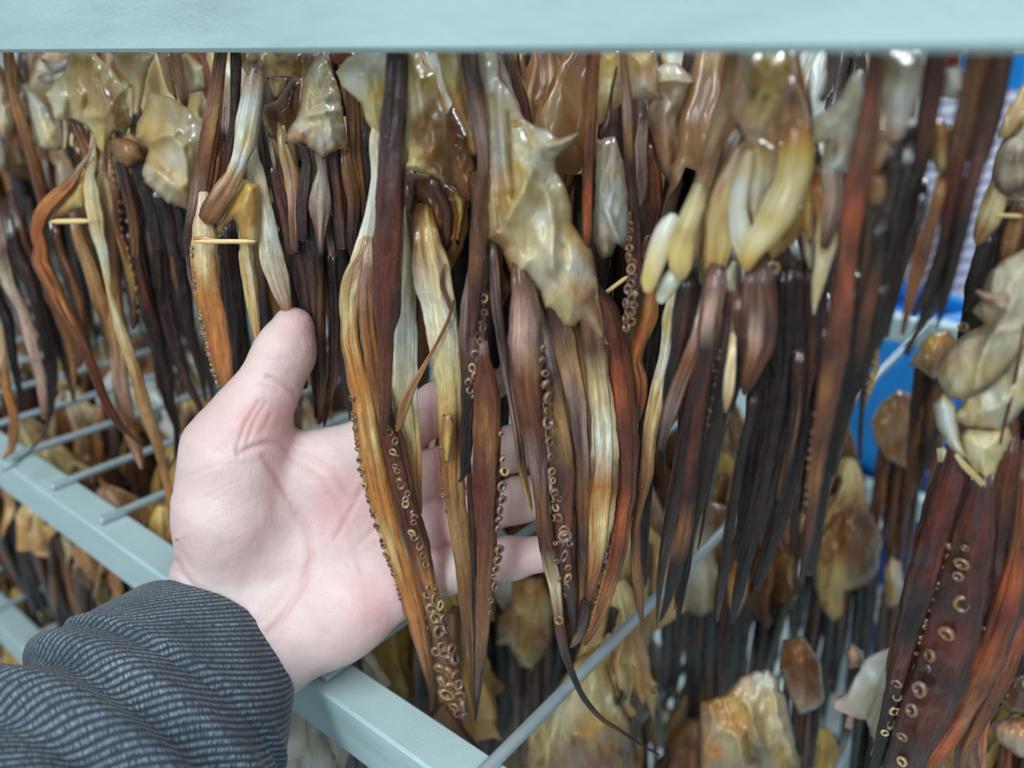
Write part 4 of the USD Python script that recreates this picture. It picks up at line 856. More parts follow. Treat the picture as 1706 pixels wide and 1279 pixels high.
# ------------------------------------------------------------------ front row, to the right of the held animals
R1 = Squid('dried squid behind the cream hood, straight rust arm and a column of pale suckers', (1040, 95), c=CR + .036)
R1.flap(cL((300, 10), (450, 10), (455, 120), (470, 240), (495, 272), (420, 278), (330, 283), (312, 180)), [(1055, 110, 'a'), (1070, 95, 'l'), (1060, 140, 'c'), (1075, 150, 'w'), (1085, 120, 'a'), (1092, 140, 's'), (1095, 160, 'a'), (1058, 165, 's')], dy=-1, bulge=6, wr=1.5, edge='a', ew=4)
R1.flap(cL((155, 10), (262, 10), (275, 150), (275, 300), (215, 350), (150, 420), (140, 250)), [(1005, 90, 't'), (1015, 130, 'l'), (1020, 150, 'c'), (1030, 170, 't'), (1005, 190, 't'), (1010, 120, 'y')], dy=6, bulge=5, edge='t')
R1.flap(cL((455, 110), (500, 80), (570, 80), (640, 140), (685, 170), (665, 240), (630, 310), (600, 390), (610, 500), (590, 620), (580, 710), (540, 740), (480, 650), (430, 500), (405, 340), (440, 280)),
        [(1105, 115, 'c'), (1130, 115, 'w'), (1150, 130, 's'), (1120, 140, 'l'), (1140, 155, 'c'), (1110, 170, 'c'), (1130, 180, 's'), (1090, 190, 's'), (1115, 210, 's'), (1095, 225, 'o'), (1110, 240, 'a'), (1130, 225, 'c'), (1132, 260, 's'), (1115, 275, 'o'), (1120, 295, 'r'), (1130, 285, 'c')], dy=9, bulge=10, wr=2, edge='s',
        folds=[(cL((470, 180), (560, 165), (670, 180)), 4, 7)])
R1.flap(cL((140, 490), (235, 465), (280, 600), (310, 800), (312, 1000), (290, 1080), (250, 1040), (225, 1105), (170, 1125), (120, 1030), (130, 800)), [(1000, 240, 'g'), (1020, 240, 's'), (1005, 280, 'g'), (1030, 300, 'w'), (1000, 350, 'w'), (1020, 350, 'w'), (1040, 360, 'w'), (1000, 400, 's'), (1010, 425, 'g'), (1035, 280, 's')], dy=4, bulge=9, wr=2, edge='g',
        folds=[(cL((190, 860), (260, 1040)), 3, 6), (cL((220, 480), (190, 760)), -3, 6)])
R1.arm(cL((128, 0, 70), (120, 150, 70), (108, 350, 66), (97, 600, 60), (90, 850, 54), (88, 1020, 44), (87, 1080, 14)), 'ooaoronr', 'rnnrbood', dy=-9, ridge=.05, flat=.7)
R1.arm(cL((280, 0, 36), (290, 150, 46), (302, 300, 54), (312, 500, 52), (325, 650, 44), (340, 800, 46), (350, 950, 54), (352, 1100, 62), (348, 1270, 66)) + cE((1580, 80, 56), (1575, 180, 50), (1560, 280, 36), (1550, 340, 10)), 'tnmtdddrrpdp', 'ntsndbdkdkkk', dy=-12, ridge=.09, flat=.7,
       suck=[(1049, 360, 5), (1050, 372, 5), (1050, 384, 6), (1049, 398, 6), (1049, 413, 8), (1048, 428, 8), (1053, 436, 8), (1052, 448, 9), (1054, 460, 8), (1052, 472, 9), (1047, 482, 9), (1055, 488, 8), (1052, 498, 10), (1043, 506, 9), (1055, 508, 8), (1050, 518, 10), (1043, 530, 9), (1051, 535, 9), (1044, 545, 9)])
R1.arm(cL((248, 100, 8), (232, 180, 16), (216, 260, 18), (210, 330, 20), (205, 380, 44), (180, 450, 56), (160, 490, 10)), 'dkrrd', 'kdddr', dy=-6, n=14)
R1.pick((1003, 492), (1046, 460), 8, dy=-2)
R1.arm(cE((1660, -20, 40), (1650, 80, 90), (1640, 200, 110), (1600, 330, 90), (1575, 430, 84), (1595, 540, 96), (1590, 640, 80), (1580, 720, 50)), 'rroaoaor', 'dbrnarbd', dy=-4, ridge=.05, label='translucent orange arm')
R1.arm(cL((385, 420, 50), (375, 520, 60), (380, 650, 60), (385, 770, 50), (370, 840, 16)), 'mpmpm', 'pmsmp', dy=2, suck=None, ridge=.1)
R1.arm(cL((420, 560, 50), (445, 700, 90), (450, 850, 100), (430, 970, 80), (410, 1080, 40)), 'brbrd', 'ndodr', dy=5)
R1.arm(cL((420, 1000, 30), (410, 1060, 50), (400, 1120, 30)), 'sbs', 'gsb', dy=3)
R1.arm(cF((295, 30, 70), (290, 80, 90), (278, 150, 70), (262, 250, 60), (240, 340, 62), (215, 450, 62), (195, 560, 56), (185, 680, 56), (172, 760, 44), (155, 850, 34), (142, 930, 40), (142, 1050, 44), (155, 1180, 38), (165, 1290, 16)), 'cglwlttnnbnbn', 'wclctltbbnnnb', dy=-4, ridge=.05, flat=.55, label='long pale cream arm')
R1.arm(cF((50, 300, 70), (90, 420, 80), (120, 600, 70), (95, 800, 80), (70, 950, 60), (55, 1100, 30)), 'kdkkd', 'ddkkk', dy=14)

R2 = Squid('dried squid right of centre, big folded yellow-green hood of thick rubbery lobes', (1275, 95), c=CR + .016)
R2.flap(cM((530, 10), (805, 10), (808, 130), (790, 200), (755, 265), (700, 340), (645, 435), (600, 448), (560, 452), (530, 370), (488, 315), (500, 260), (540, 190), (520, 90)),
        [(1245, 100, 'm'), (1240, 125, 'm'), (1260, 120, 't'), (1275, 110, 'y'), (1300, 105, 'y'), (1320, 100, 'a'), (1280, 150, 'y'), (1260, 165, 'y'), (1240, 165, 'm'), (1225, 190, 'm'), (1245, 205, 'a'), (1260, 190, 'l'), (1290, 185, 'y'), (1300, 180, 'm'), (1315, 150, 'm'), (1290, 210, 'm'), (1262, 225, 'm'), (1248, 225, 's')],
        dy=-10, bulge=10, wr=3, ws=22, edge='s', jag=2, folds=[(cM((600, 40), (560, 200), (500, 310)), 4, 8), (cM((800, 160), (720, 250), (640, 400)), 4, 8), (cM((700, 60), (640, 200), (580, 380)), 3, 9)])
pos = PY(1264, 157, R2.Y - .021); me, u2, to = sucker_mesh(pos, EYE - pos, .0018, 5); obj('loose_sucker', me, M_SUCK, R2.prim, R2.o, uv=u2, tone=to)
pos = PY(1288, 447, R2.Y - .006); me, u2, to = sucker_mesh(pos, EYE - pos, .0019, 9); obj('loose_sucker', me, M_SUCK, R2.prim, R2.o, uv=u2, tone=to)
FL = dict(mat=M_FLAP, ridge=.03, lump=.10, ext=0, n=26)
R2.arm(cM((790, 360, 60), (800, 400, 110), (808, 470, 150), (800, 560, 160), (775, 660, 175), (730, 760, 180), (690, 840, 160), (645, 910, 130), (600, 970, 100), (570, 1030, 80), (560, 1075, 40)), 'naylllclllyt', 'aaylyclyccyt', dy=-8, mix=.45, flat=.6, name='hood_lobe', **FL)
R2.arm(cM((575, 500, 40), (555, 580, 70), (530, 680, 80), (518, 780, 90), (530, 880, 100), (555, 960, 110), (575, 1030, 90), (575, 1080, 40)), 'tlwcwclt', 'clcwllyn', dy=-3, mix=.4, flat=.6, name='hood_lobe', **FL)
R2.arm(cM((540, 470, 50), (500, 580, 90), (460, 700, 120), (432, 830, 130), (425, 950, 130), (410, 1060, 100), (395, 1140, 40)), 'ntltlyt', 'btalttn', dy=-1, mix=.45, flat=.55, name='hood_lobe', **FL)
R2.arm(cM((340, 660, 60), (320, 740, 90), (290, 820, 100), (255, 920, 115), (238, 1010, 120), (240, 1080, 100), (245, 1120, 40)), 'nlltlyl', 'clclyln', dy=-5, mix=.42, flat=.6, name='hood_lobe', **FL)
R2.arm(cM((215, 810, 50), (180, 870, 100), (145, 960, 105), (115, 1050, 95), (95, 1130, 80), (85, 1180, 40)), 'cwclyl', 'wclcly', dy=-2, mix=.4, flat=.5, name='hood_lobe', **FL)
R2.arm(cM((235, 1080, 60), (205, 1120, 90), (170, 1180, 80), (145, 1230, 40)), 'gwgc', 'wggw', dy=1, flat=.5, name='hood_lobe', **FL)
R2.flap(cM((560, 430), (640, 440), (705, 480), (705, 620), (650, 740), (605, 880), (570, 780), (555, 680), (550, 560)), [(1255, 240, 'n'), (1275, 245, 't'), (1265, 270, 'l'), (1280, 290, 'c'), (1260, 310, 'w'), (1270, 340, 'w'), (1255, 360, 'c')], dy=4, bulge=4, wr=1, edge='l')
R2.flap(cM((790, 120), (830, 200), (862, 310), (872, 400), (892, 500), (893, 700), (892, 860), (870, 960), (835, 860), (840, 600), (825, 430), (760, 390), (715, 380), (740, 300)), [(1325, 160, 'b'), (1335, 190, 't'), (1310, 200, 's'), (1345, 230, 'a'), (1320, 215, 'a'), (1352, 280, 'y'), (1354, 330, 'y'), (1350, 380, 't'), (1345, 260, 'a')], dy=-3, bulge=3, wr=1, edge='a')
R2.flap(cM((700, 470), (735, 450), (760, 520), (720, 620), (700, 560)), [(1292, 260, 'a'), (1300, 270, 'y'), (1295, 285, 'n')], dy=-1, bulge=2, edge='b', step=4)
R2.flap(cM((660, 900), (760, 760), (840, 760), (850, 860), (800, 940), (730, 1000), (680, 1040), (640, 1000)), [(1290, 400, 'y'), (1320, 360, 'y'), (1310, 390, 'n'), (1300, 420, 't'), (1330, 380, 'n')], dy=2, bulge=5, edge='n')
R2.flap(cM((820, 840), (890, 800), (895, 1000), (880, 1100), (840, 1020)), [(1340, 380, 't'), (1350, 420, 'g'), (1350, 450, 'g')], dy=4, bulge=3, edge='n')
R2.flap(cM((450, 1090), (510, 1010), (525, 1100), (528, 1195), (480, 1190), (385, 1160)), [(1215, 470, 'g'), (1225, 450, 'g'), (1195, 480, 'y')], dy=0, bulge=3, edge='g')
R2.flap(cM((300, 790), (350, 760), (345, 900), (330, 1010), (290, 1060), (300, 950)), [(1160, 370, 'n'), (1165, 410, 's'), (1155, 440, 'm')], dy=-2, bulge=2, edge='b')
R2.arm(cM((505, 0, 50), (490, 100, 54), (455, 250, 56), (425, 370, 66), (400, 480, 76), (375, 580, 84), (345, 680, 80), (330, 760, 40)), 'nttttntl', 'bntgbbnl', dy=-2, ridge=.1, flat=.5)
R2.arm(cM((540, 380, 50), (510, 450, 70), (470, 560, 70), (430, 670, 60), (395, 760, 40), (380, 850, 16)), 'dbpnbn', 'kdbdbd', dy=2)
R2.arm(cM((800, 10, 30), (830, 180, 34), (855, 320, 30), (885, 450, 20)), 'bnbb', 'tand', dy=0, n=14)
R2.arm(cM((880, 380, 20), (905, 520, 40), (925, 650, 50), (945, 740, 30)), 'kdkd', 'dkkk', dy=2)
R2.arm(cM((915, 700, 30), (935, 770, 70), (958, 850, 92), (958, 930, 96), (940, 1020, 80), (915, 1120, 60), (898, 1220, 34), (890, 1290, 10)), 'roaalclg', 'doolalcc', dy=-6, flat=.5, label='bright amber arm end')
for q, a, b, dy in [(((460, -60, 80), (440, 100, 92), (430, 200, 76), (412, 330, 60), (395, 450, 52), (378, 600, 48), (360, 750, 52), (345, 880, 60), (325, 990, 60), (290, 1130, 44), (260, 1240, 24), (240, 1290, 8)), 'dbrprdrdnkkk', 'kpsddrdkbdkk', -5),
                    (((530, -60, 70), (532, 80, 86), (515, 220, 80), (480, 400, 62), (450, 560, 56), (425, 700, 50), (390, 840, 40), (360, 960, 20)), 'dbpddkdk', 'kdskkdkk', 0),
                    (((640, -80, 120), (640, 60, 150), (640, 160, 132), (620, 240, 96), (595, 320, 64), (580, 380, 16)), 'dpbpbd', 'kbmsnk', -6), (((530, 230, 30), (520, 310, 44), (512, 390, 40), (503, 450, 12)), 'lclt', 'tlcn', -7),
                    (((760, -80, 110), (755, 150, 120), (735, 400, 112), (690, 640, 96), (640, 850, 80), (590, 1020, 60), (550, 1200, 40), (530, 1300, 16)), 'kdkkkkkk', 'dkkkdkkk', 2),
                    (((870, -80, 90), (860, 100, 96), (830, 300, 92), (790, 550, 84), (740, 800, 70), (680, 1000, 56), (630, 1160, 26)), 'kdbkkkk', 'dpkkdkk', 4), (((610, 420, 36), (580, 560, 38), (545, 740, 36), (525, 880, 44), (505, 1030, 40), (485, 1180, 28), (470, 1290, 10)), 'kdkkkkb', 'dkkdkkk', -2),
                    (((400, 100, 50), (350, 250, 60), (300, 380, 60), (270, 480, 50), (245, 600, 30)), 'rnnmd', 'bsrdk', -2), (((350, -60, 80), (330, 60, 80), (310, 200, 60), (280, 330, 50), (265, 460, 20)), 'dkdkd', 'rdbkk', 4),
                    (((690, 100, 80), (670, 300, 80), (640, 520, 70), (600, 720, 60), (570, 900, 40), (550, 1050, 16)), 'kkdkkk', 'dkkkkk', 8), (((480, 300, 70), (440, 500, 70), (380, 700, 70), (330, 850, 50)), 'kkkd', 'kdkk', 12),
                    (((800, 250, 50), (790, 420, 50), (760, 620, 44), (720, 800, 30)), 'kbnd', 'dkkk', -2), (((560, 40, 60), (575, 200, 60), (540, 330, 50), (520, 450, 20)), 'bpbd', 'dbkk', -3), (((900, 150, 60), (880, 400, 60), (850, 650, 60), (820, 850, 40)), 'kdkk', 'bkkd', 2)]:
    R2.arm(cF(*q), a, b, dy=dy, suck=[('L', .35, .6, 9, 4)] if dy == 0 else None)

R3 = Squid('dried squid right of the yellow-green hood, one long straight rust-brown tentacle', (1455, 95), c=CR + .008)
R3.arm(cC((1105, 60, 56), (1095, 180, 64), (1070, 350, 72), (1040, 520, 80), (1018, 680, 82), (1000, 850, 76), (985, 1000, 80), (965, 1130, 86), (945, 1279, 92)) + cF((925, 300, 90), (900, 450, 76), (878, 600, 66), (862, 720, 60), (845, 900, 44), (820, 1050, 26), (805, 1140, 8)), 'ronrororbrbbnbbdd', 'borornrbdnbdbdkkk', dy=-8, ridge=.05, flat=.7, label='long straight rust-brown tentacle', suck=[(1413, 491, 8), ('L', .62, .8, 9, 4)])
R3.arm(cC((1148, 60, 28), (1135, 180, 34), (1110, 350, 36), (1095, 450, 34), (1075, 580, 40), (1060, 700, 20)), 'otobr', 'ssnab', dy=-4, n=14)
R3.flap(cC((1150, 60), (1295, 60), (1302, 150), (1285, 230), (1265, 270), (1245, 350), (1220, 410), (1180, 440), (1140, 400), (1140, 300), (1120, 200)), [(1490, 110, 'g'), (1520, 110, 'g'), (1530, 130, 's'), (1500, 160, 'w'), (1490, 190, 'w'), (1520, 170, 'w'), (1510, 200, 'w'), (1480, 215, 's'), (1500, 230, 's'), (1475, 225, 'a')], dy=0, bulge=9, wr=3, edge='s')
R3.flap(cC((1100, 400), (1200, 380), (1180, 470), (1130, 550), (1080, 560), (1085, 470)), [(1470, 230, 'b'), (1480, 245, 's'), (1460, 280, 't')], dy=2, bulge=4, edge='n')
R3.flap(cC((1072, 545), (1150, 560), (1155, 640), (1130, 690), (1070, 690)), [(1450, 300, 'b'), (1470, 320, 't'), (1460, 340, 'b')], dy=-3, bulge=2, edge='b')
R3.flap(cC((850, 330), (905, 300), (960, 250), (1010, 160), (1055, 130), (1055, 250), (1020, 420), (1005, 545), (940, 560), (890, 530), (855, 450)), [(1360, 210, 'g'), (1400, 180, 'g'), (1425, 130, 'g'), (1410, 210, 'w'), (1370, 250, 'g'), (1390, 270, 'w'), (1410, 240, 's')], dy=16, bulge=6, edge='g', hole=[(1360, 240), (1390, 235), (1392, 252), (1380, 268), (1364, 266)])
R3.arm(cC((940, 60, 60), (930, 160, 50), (890, 260, 30)), 'kmk', 'gkk', dy=12)
R3.arm(cC((930, 540, 80), (940, 650, 80), (920, 760, 60), (900, 850, 30)), 'ggsb', 'tbmd', dy=14)
R3.arm(cC((1085, 680, 40), (1090, 780, 50), (1080, 880, 40), (1090, 960, 20)), 'tcbn', 'bnnd', dy=6)
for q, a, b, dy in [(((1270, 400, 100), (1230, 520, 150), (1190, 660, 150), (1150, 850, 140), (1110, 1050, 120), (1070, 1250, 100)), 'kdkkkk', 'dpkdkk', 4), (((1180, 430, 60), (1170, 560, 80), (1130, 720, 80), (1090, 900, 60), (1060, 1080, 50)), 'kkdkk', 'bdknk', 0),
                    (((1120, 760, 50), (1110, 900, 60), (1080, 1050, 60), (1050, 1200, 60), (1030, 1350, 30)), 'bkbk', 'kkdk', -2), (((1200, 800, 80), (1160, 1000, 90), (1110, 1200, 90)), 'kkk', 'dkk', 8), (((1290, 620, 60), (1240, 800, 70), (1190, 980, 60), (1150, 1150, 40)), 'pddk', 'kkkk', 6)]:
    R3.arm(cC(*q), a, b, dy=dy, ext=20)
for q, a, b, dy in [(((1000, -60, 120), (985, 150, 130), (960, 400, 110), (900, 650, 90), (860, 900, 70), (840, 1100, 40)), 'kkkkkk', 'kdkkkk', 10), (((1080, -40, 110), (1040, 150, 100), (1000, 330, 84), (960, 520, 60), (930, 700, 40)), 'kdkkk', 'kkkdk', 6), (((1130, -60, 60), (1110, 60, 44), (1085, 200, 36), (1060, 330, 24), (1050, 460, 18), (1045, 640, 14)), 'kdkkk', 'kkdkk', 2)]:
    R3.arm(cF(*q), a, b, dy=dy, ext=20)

R6 = Squid('dried squid near the bar\'s right end, thin dark arms beside a white bubble-like hood', (1590, 95), c=CR + .022)
R6.flap(cC((1385, 130), (1430, 115), (1475, 150), (1470, 220), (1430, 262), (1370, 245), (1365, 180)), [(1575, 120, 'w'), (1590, 130, 'w'), (1600, 125, 's'), (1580, 155, 'w'), (1600, 150, 'c')], dy=2, bulge=6, edge='s', step=4)
R6.flap(cC((1330, 340), (1380, 330), (1420, 380), (1415, 480), (1400, 560), (1350, 550), (1320, 480)), [(1565, 210, 'a'), (1575, 230, 'n'), (1570, 270, 'l'), (1560, 255, 'b')], dy=3, bulge=6, edge='n')
R6.flap(cC((1480, 340), (1520, 350), (1520, 420), (1490, 430)), [(1622, 215, 'y')], dy=10, bulge=3, step=4, edge='b')
for q, a, b, dy in [(((1352, 60, 70), (1340, 180, 80), (1318, 320, 74), (1295, 440, 60), (1270, 540, 30)), 'brrbd', 'ddbrk', -2), (((1420, 60, 60), (1415, 110, 60), (1405, 150, 30)), 'orb', 'nob', 4),
                    (((1510, 60, 70), (1490, 200, 80), (1462, 360, 80), (1430, 520, 74), (1405, 680, 60), (1380, 820, 50), (1330, 980, 40), (1260, 1120, 20)), 'nbnbddkk', 'bnbrrkdk', -3),
                    (((1610, 60, 70), (1590, 200, 70), (1555, 360, 66), (1515, 520, 60), (1470, 680, 60), (1440, 820, 54), (1415, 950, 40), (1380, 1080, 26), (1350, 1180, 10)), 'rbrbddkd', 'bdbrdkkk', -5), (((1640, 60, 40), (1610, 250, 40), (1570, 420, 30), (1545, 520, 12)), 'rdbd', 'kdkk', 2), (((1560, 60, 40), (1545, 220, 44), (1520, 360, 40), (1480, 500, 20)), 'srbd', 'bnsk', 4),
                    (((1365, 600, 30), (1335, 720, 54), (1300, 850, 64), (1270, 960, 54), (1240, 1080, 36), (1215, 1200, 14)), 'nanaob', 'banbnd', -4), (((1420, 640, 60), (1390, 800, 50), (1350, 960, 40), (1300, 1120, 30), (1230, 1280, 20)), 'kkdkk', 'kdkkk', 0), (((1440, 700, 40), (1420, 850, 40), (1390, 980, 34), (1310, 1150, 16), (1220, 1250, 8)), 'krkd', 'kkdk', -1)]:
    R6.arm(cC(*q), a, b, dy=dy, ext=20)
R6.arm(cF((320 + 785, 130, 8), (1110, 250, 20), (1085, 350, 26), (1060, 420, 16), (1040, 520, 10)), 'ytyk', 'ttbk', dy=2, suck=[(1455, 605, 7), (1450, 628, 8), (1443, 655, 7)])

R5 = Squid('dried squid at the right edge with a dark grey rounded head and pale neck', (1700, 250), c=CR + .07)
R5.arm(cC((1690, 420, 70), (1665, 480, 130), (1660, 560, 135), (1680, 630, 80), (1690, 660, 20)), 'gpgpg', 'pgpdg', dy=0, ext=0, flat=.8, mat=M_FLAP, ridge=.03, name='head')
R5.arm(cC((1620, 580, 60), (1590, 660, 84), (1560, 740, 90), (1530, 800, 60), (1515, 840, 16)), 'gtltn', 'tlgnn', dy=3, ext=0, mat=M_FLAP)
for q, a, b, dy in [(((1640, 680, 120), (1610, 800, 170), (1580, 950, 170), (1540, 1100, 150), (1500, 1250, 120)), 'kdkkk', 'dkkkk', 8), (((1690, 660, 60), (1660, 800, 70), (1620, 950, 60)), 'tnd', 'btk', 4), (((1560, 800, 60), (1530, 950, 80), (1490, 1100, 60)), 'kkk', 'dkk', 6)]:
    R5.arm(cC(*q), a, b, dy=dy, ext=10)
R5.pick(cC((1590, 720))[0], cC((1700, 725))[0], 7, dy=-3)

# ------------------------------------------------------------------ the near animal at the right edge
R4 = Squid('nearest dried squid at the lower right, cream hood above thick purple-brown suckered arms', (1660, 430), Y=0.215)
R4.flap([(1730, 405), (1706, 415), (1672, 432), (1650, 452), (1640, 472), (1634, 500), (1618, 517), (1640, 540), (1612, 552), (1580, 580), (1562, 606), (1558, 618), (1566, 640), (1575, 660), (1600, 668), (1640, 650), (1680, 620), (1730, 580)],
        [(1690, 425, 'c'), (1660, 470, 'g'), (1650, 520, 's'), (1700, 470, 'c'), (1640, 560, 'g'), (1600, 590, 's'), (1620, 620, 'l'), (1580, 640, 'g'), (1660, 590, 'g'), (1700, 560, 'c'), (1610, 640, 'c'), (1645, 605, 'l'), (1570, 610, 't')], dy=0, bulge=9, wr=2, ws=40, edge='l', ew=4, lean=-4,
        folds=[([(1690, 500), (1640, 580), (1625, 650)], 3, 9), ([(1660, 450), (1650, 500), (1690, 520)], 2, 7), ([(1700, 545), (1650, 555), (1600, 570)], 2, 7)])
R4.flap(cC((1468, 995), (1520, 1020), (1600, 1035), (1665, 1045), (1695, 1092), (1620, 1088), (1540, 1062)), [(1610, 477, 's'), (1640, 490, 's'), (1670, 495, 's'), (1700, 510, 'a')], dy=-7, bulge=3, thick=1.5, edge='a', step=4, ew=3)
R4.flap(cF((1340, 420), (1375, 370), (1430, 420), (1450, 560), (1490, 640), (1440, 640), (1385, 565), (1350, 500)), [(1560, 680, 'w'), (1580, 690, 'w'), (1570, 660, 'g'), (1590, 740, 'w'), (1605, 755, 'l')], dy=-3, bulge=5, wr=1, edge='l', step=4)
R4.flap(cF((1405, 475), (1470, 390), (1560, 350), (1630, 280), (1720, 150), (1800, 150), (1720, 420), (1650, 500), (1610, 530), (1540, 520), (1470, 512)), [(1600, 690, 'g'), (1625, 680, 'l'), (1650, 660, 'w'), (1690, 600, 'w'), (1660, 690, 'g'), (1700, 650, 'l'), (1640, 705, 't'), (1680, 620, 'g')], dy=-5, bulge=7, wr=1.5, edge='n', lean=-4)
R4.flap(cF((1445, 540), (1480, 508), (1560, 515), (1640, 500), (1660, 560), (1610, 650), (1575, 770), (1540, 800), (1500, 830), (1485, 780), (1500, 710), (1460, 640)), [(1610, 730, 'l'), (1640, 730, 'c'), (1670, 730, 'l'), (1620, 760, 'c'), (1645, 780, 'l'), (1630, 810, 'y'), (1620, 830, 't'), (1660, 750, 'l')], dy=-2, bulge=8, wr=1.5, edge='l', lean=-4)
R4.arm(cF((1430, 620, 14), (1470, 670, 26), (1520, 720, 26), (1560, 770, 10)), 'lyl', 'cly', dy=-9, n=12, ext=0)
R4.arm(cF((1390, 600, 60), (1390, 650, 50), (1400, 680, 20)), 'clg', 'lgc', dy=0, ext=0, mat=M_FLAP)
SK = [(1579, 910, 6), (1608, 913, 6), (1602, 939, 11), (1596, 960, 9), (1619, 983, 7), (1603, 1005, 15), (1577, 1055, 13), (1549, 1092, 11), (1546, 1113, 6), (1532, 1148, 13), (1519, 1183, 11), (1503, 1227, 8), (1503, 1268, 9)]
R4.arm(cI((1540, 80, 70), (1525, 170, 120), (1505, 280, 150), (1475, 420, 170), (1440, 570, 185), (1400, 720, 190), (1350, 870, 185), (1300, 1000, 175), (1255, 1120, 160), (1220, 1240, 140), (1190, 1340, 100)), 'dprdprdrdpd', 'kdprdrdrpdk', dy=-8, ridge=.05, lump=.08, flat=.7, mix=.5, label='thick purple-brown arm with ringed suckers', suck=SK)
R4.arm(cI((1440, -60, 100), (1420, 30, 130), (1385, 150, 135), (1345, 290, 130), (1305, 440, 120), (1270, 560, 112), (1235, 680, 100), (1205, 800, 90), (1180, 920, 70), (1150, 1040, 60), (1125, 1130, 50), (1095, 1230, 30)), 'rdrrdpdrdkkk', 'drpdrdkdkdkk', dy=-2, ridge=.06, lump=.12, flat=.7, mix=.5,
       suck=[(1494, 1138, 9), (1494, 1160, 8), (1489, 1183, 9), (1484, 1205, 8), (1474, 1220, 7), (1560, 922, 6), (1570, 935, 5), ('R', .3, .6, 14, 4)])
R4.arm(cI((1480, 220, 40), (1450, 340, 44), (1410, 470, 40), (1380, 600, 30), (1360, 700, 14)), 'bpbpd', 'mbmdk', dy=-4)
R4.arm(cI((1700, 60, 20), (1695, 180, 40), (1680, 330, 60), (1650, 480, 84), (1610, 630, 104), (1560, 760, 112), (1495, 880, 112), (1430, 1000, 110), (1360, 1110, 110), (1300, 1200, 104), (1240, 1300, 70)), 'rnororornobb', 'obrnorbnrrnd', dy=-10, ridge=.07, flat=.65, mix=.45, label='rust-orange arm', suck=[('L', .5, .8, 14, 4)])
R4.arm(cI((1650, -60, 60), (1630, 40, 90), (1605, 170, 116), (1590, 330, 120), (1580, 480, 100), (1560, 620, 70), (1530, 740, 30)), 'rbrpdpd', 'nrbdrdk', dy=-5)
R4.arm(cI((1720, 180, 80), (1715, 350, 84), (1700, 520, 80), (1670, 680, 80), (1620, 820, 76), (1560, 940, 70), (1500, 1060, 66), (1460, 1150, 50), (1450, 1240, 40)), 'prdorbnb', 'drndobrd', dy=-4)
R4.arm(cI((1500, 950, 30), (1470, 1040, 44), (1490, 1130, 50), (1510, 1210, 40), (1520, 1300, 20)), 'bnrbd', 'rdbnd', dy=-2)
R4.arm(cI((1560, 1000, 20), (1540, 1080, 30), (1535, 1160, 34), (1530, 1260, 30)), 'ros', 'oar', dy=2)
R4.arm(cI((1600, 560, 100), (1640, 420, 120), (1660, 300, 90)), 'kdk', 'pkd', dy=10, ext=0)
R4.arm(cF((1705, 100, 8), (1680, 250, 12), (1650, 400, 14), (1620, 520, 12), (1608, 580, 5)), 'rrrrr', 'bbrbb', dy=-13, n=10, ext=0, name='thin_tendril')
pos = PY(1605, 545, R4.Y - .002); me, u2, to = sucker_mesh(pos, EYE - pos + np.array([-.1, 0, .05]), .0014, 5); obj('loose_sucker', me, M_SUCK, R4.prim, R4.o, uv=u2, tone=to)
R4.arm([(1752, 70, 30), (1748, 200, 36), (1740, 330, 40), (1726, 430, 44), (1715, 480, 20)], 'drbt', 'kdnb', dy=3, ext=0)
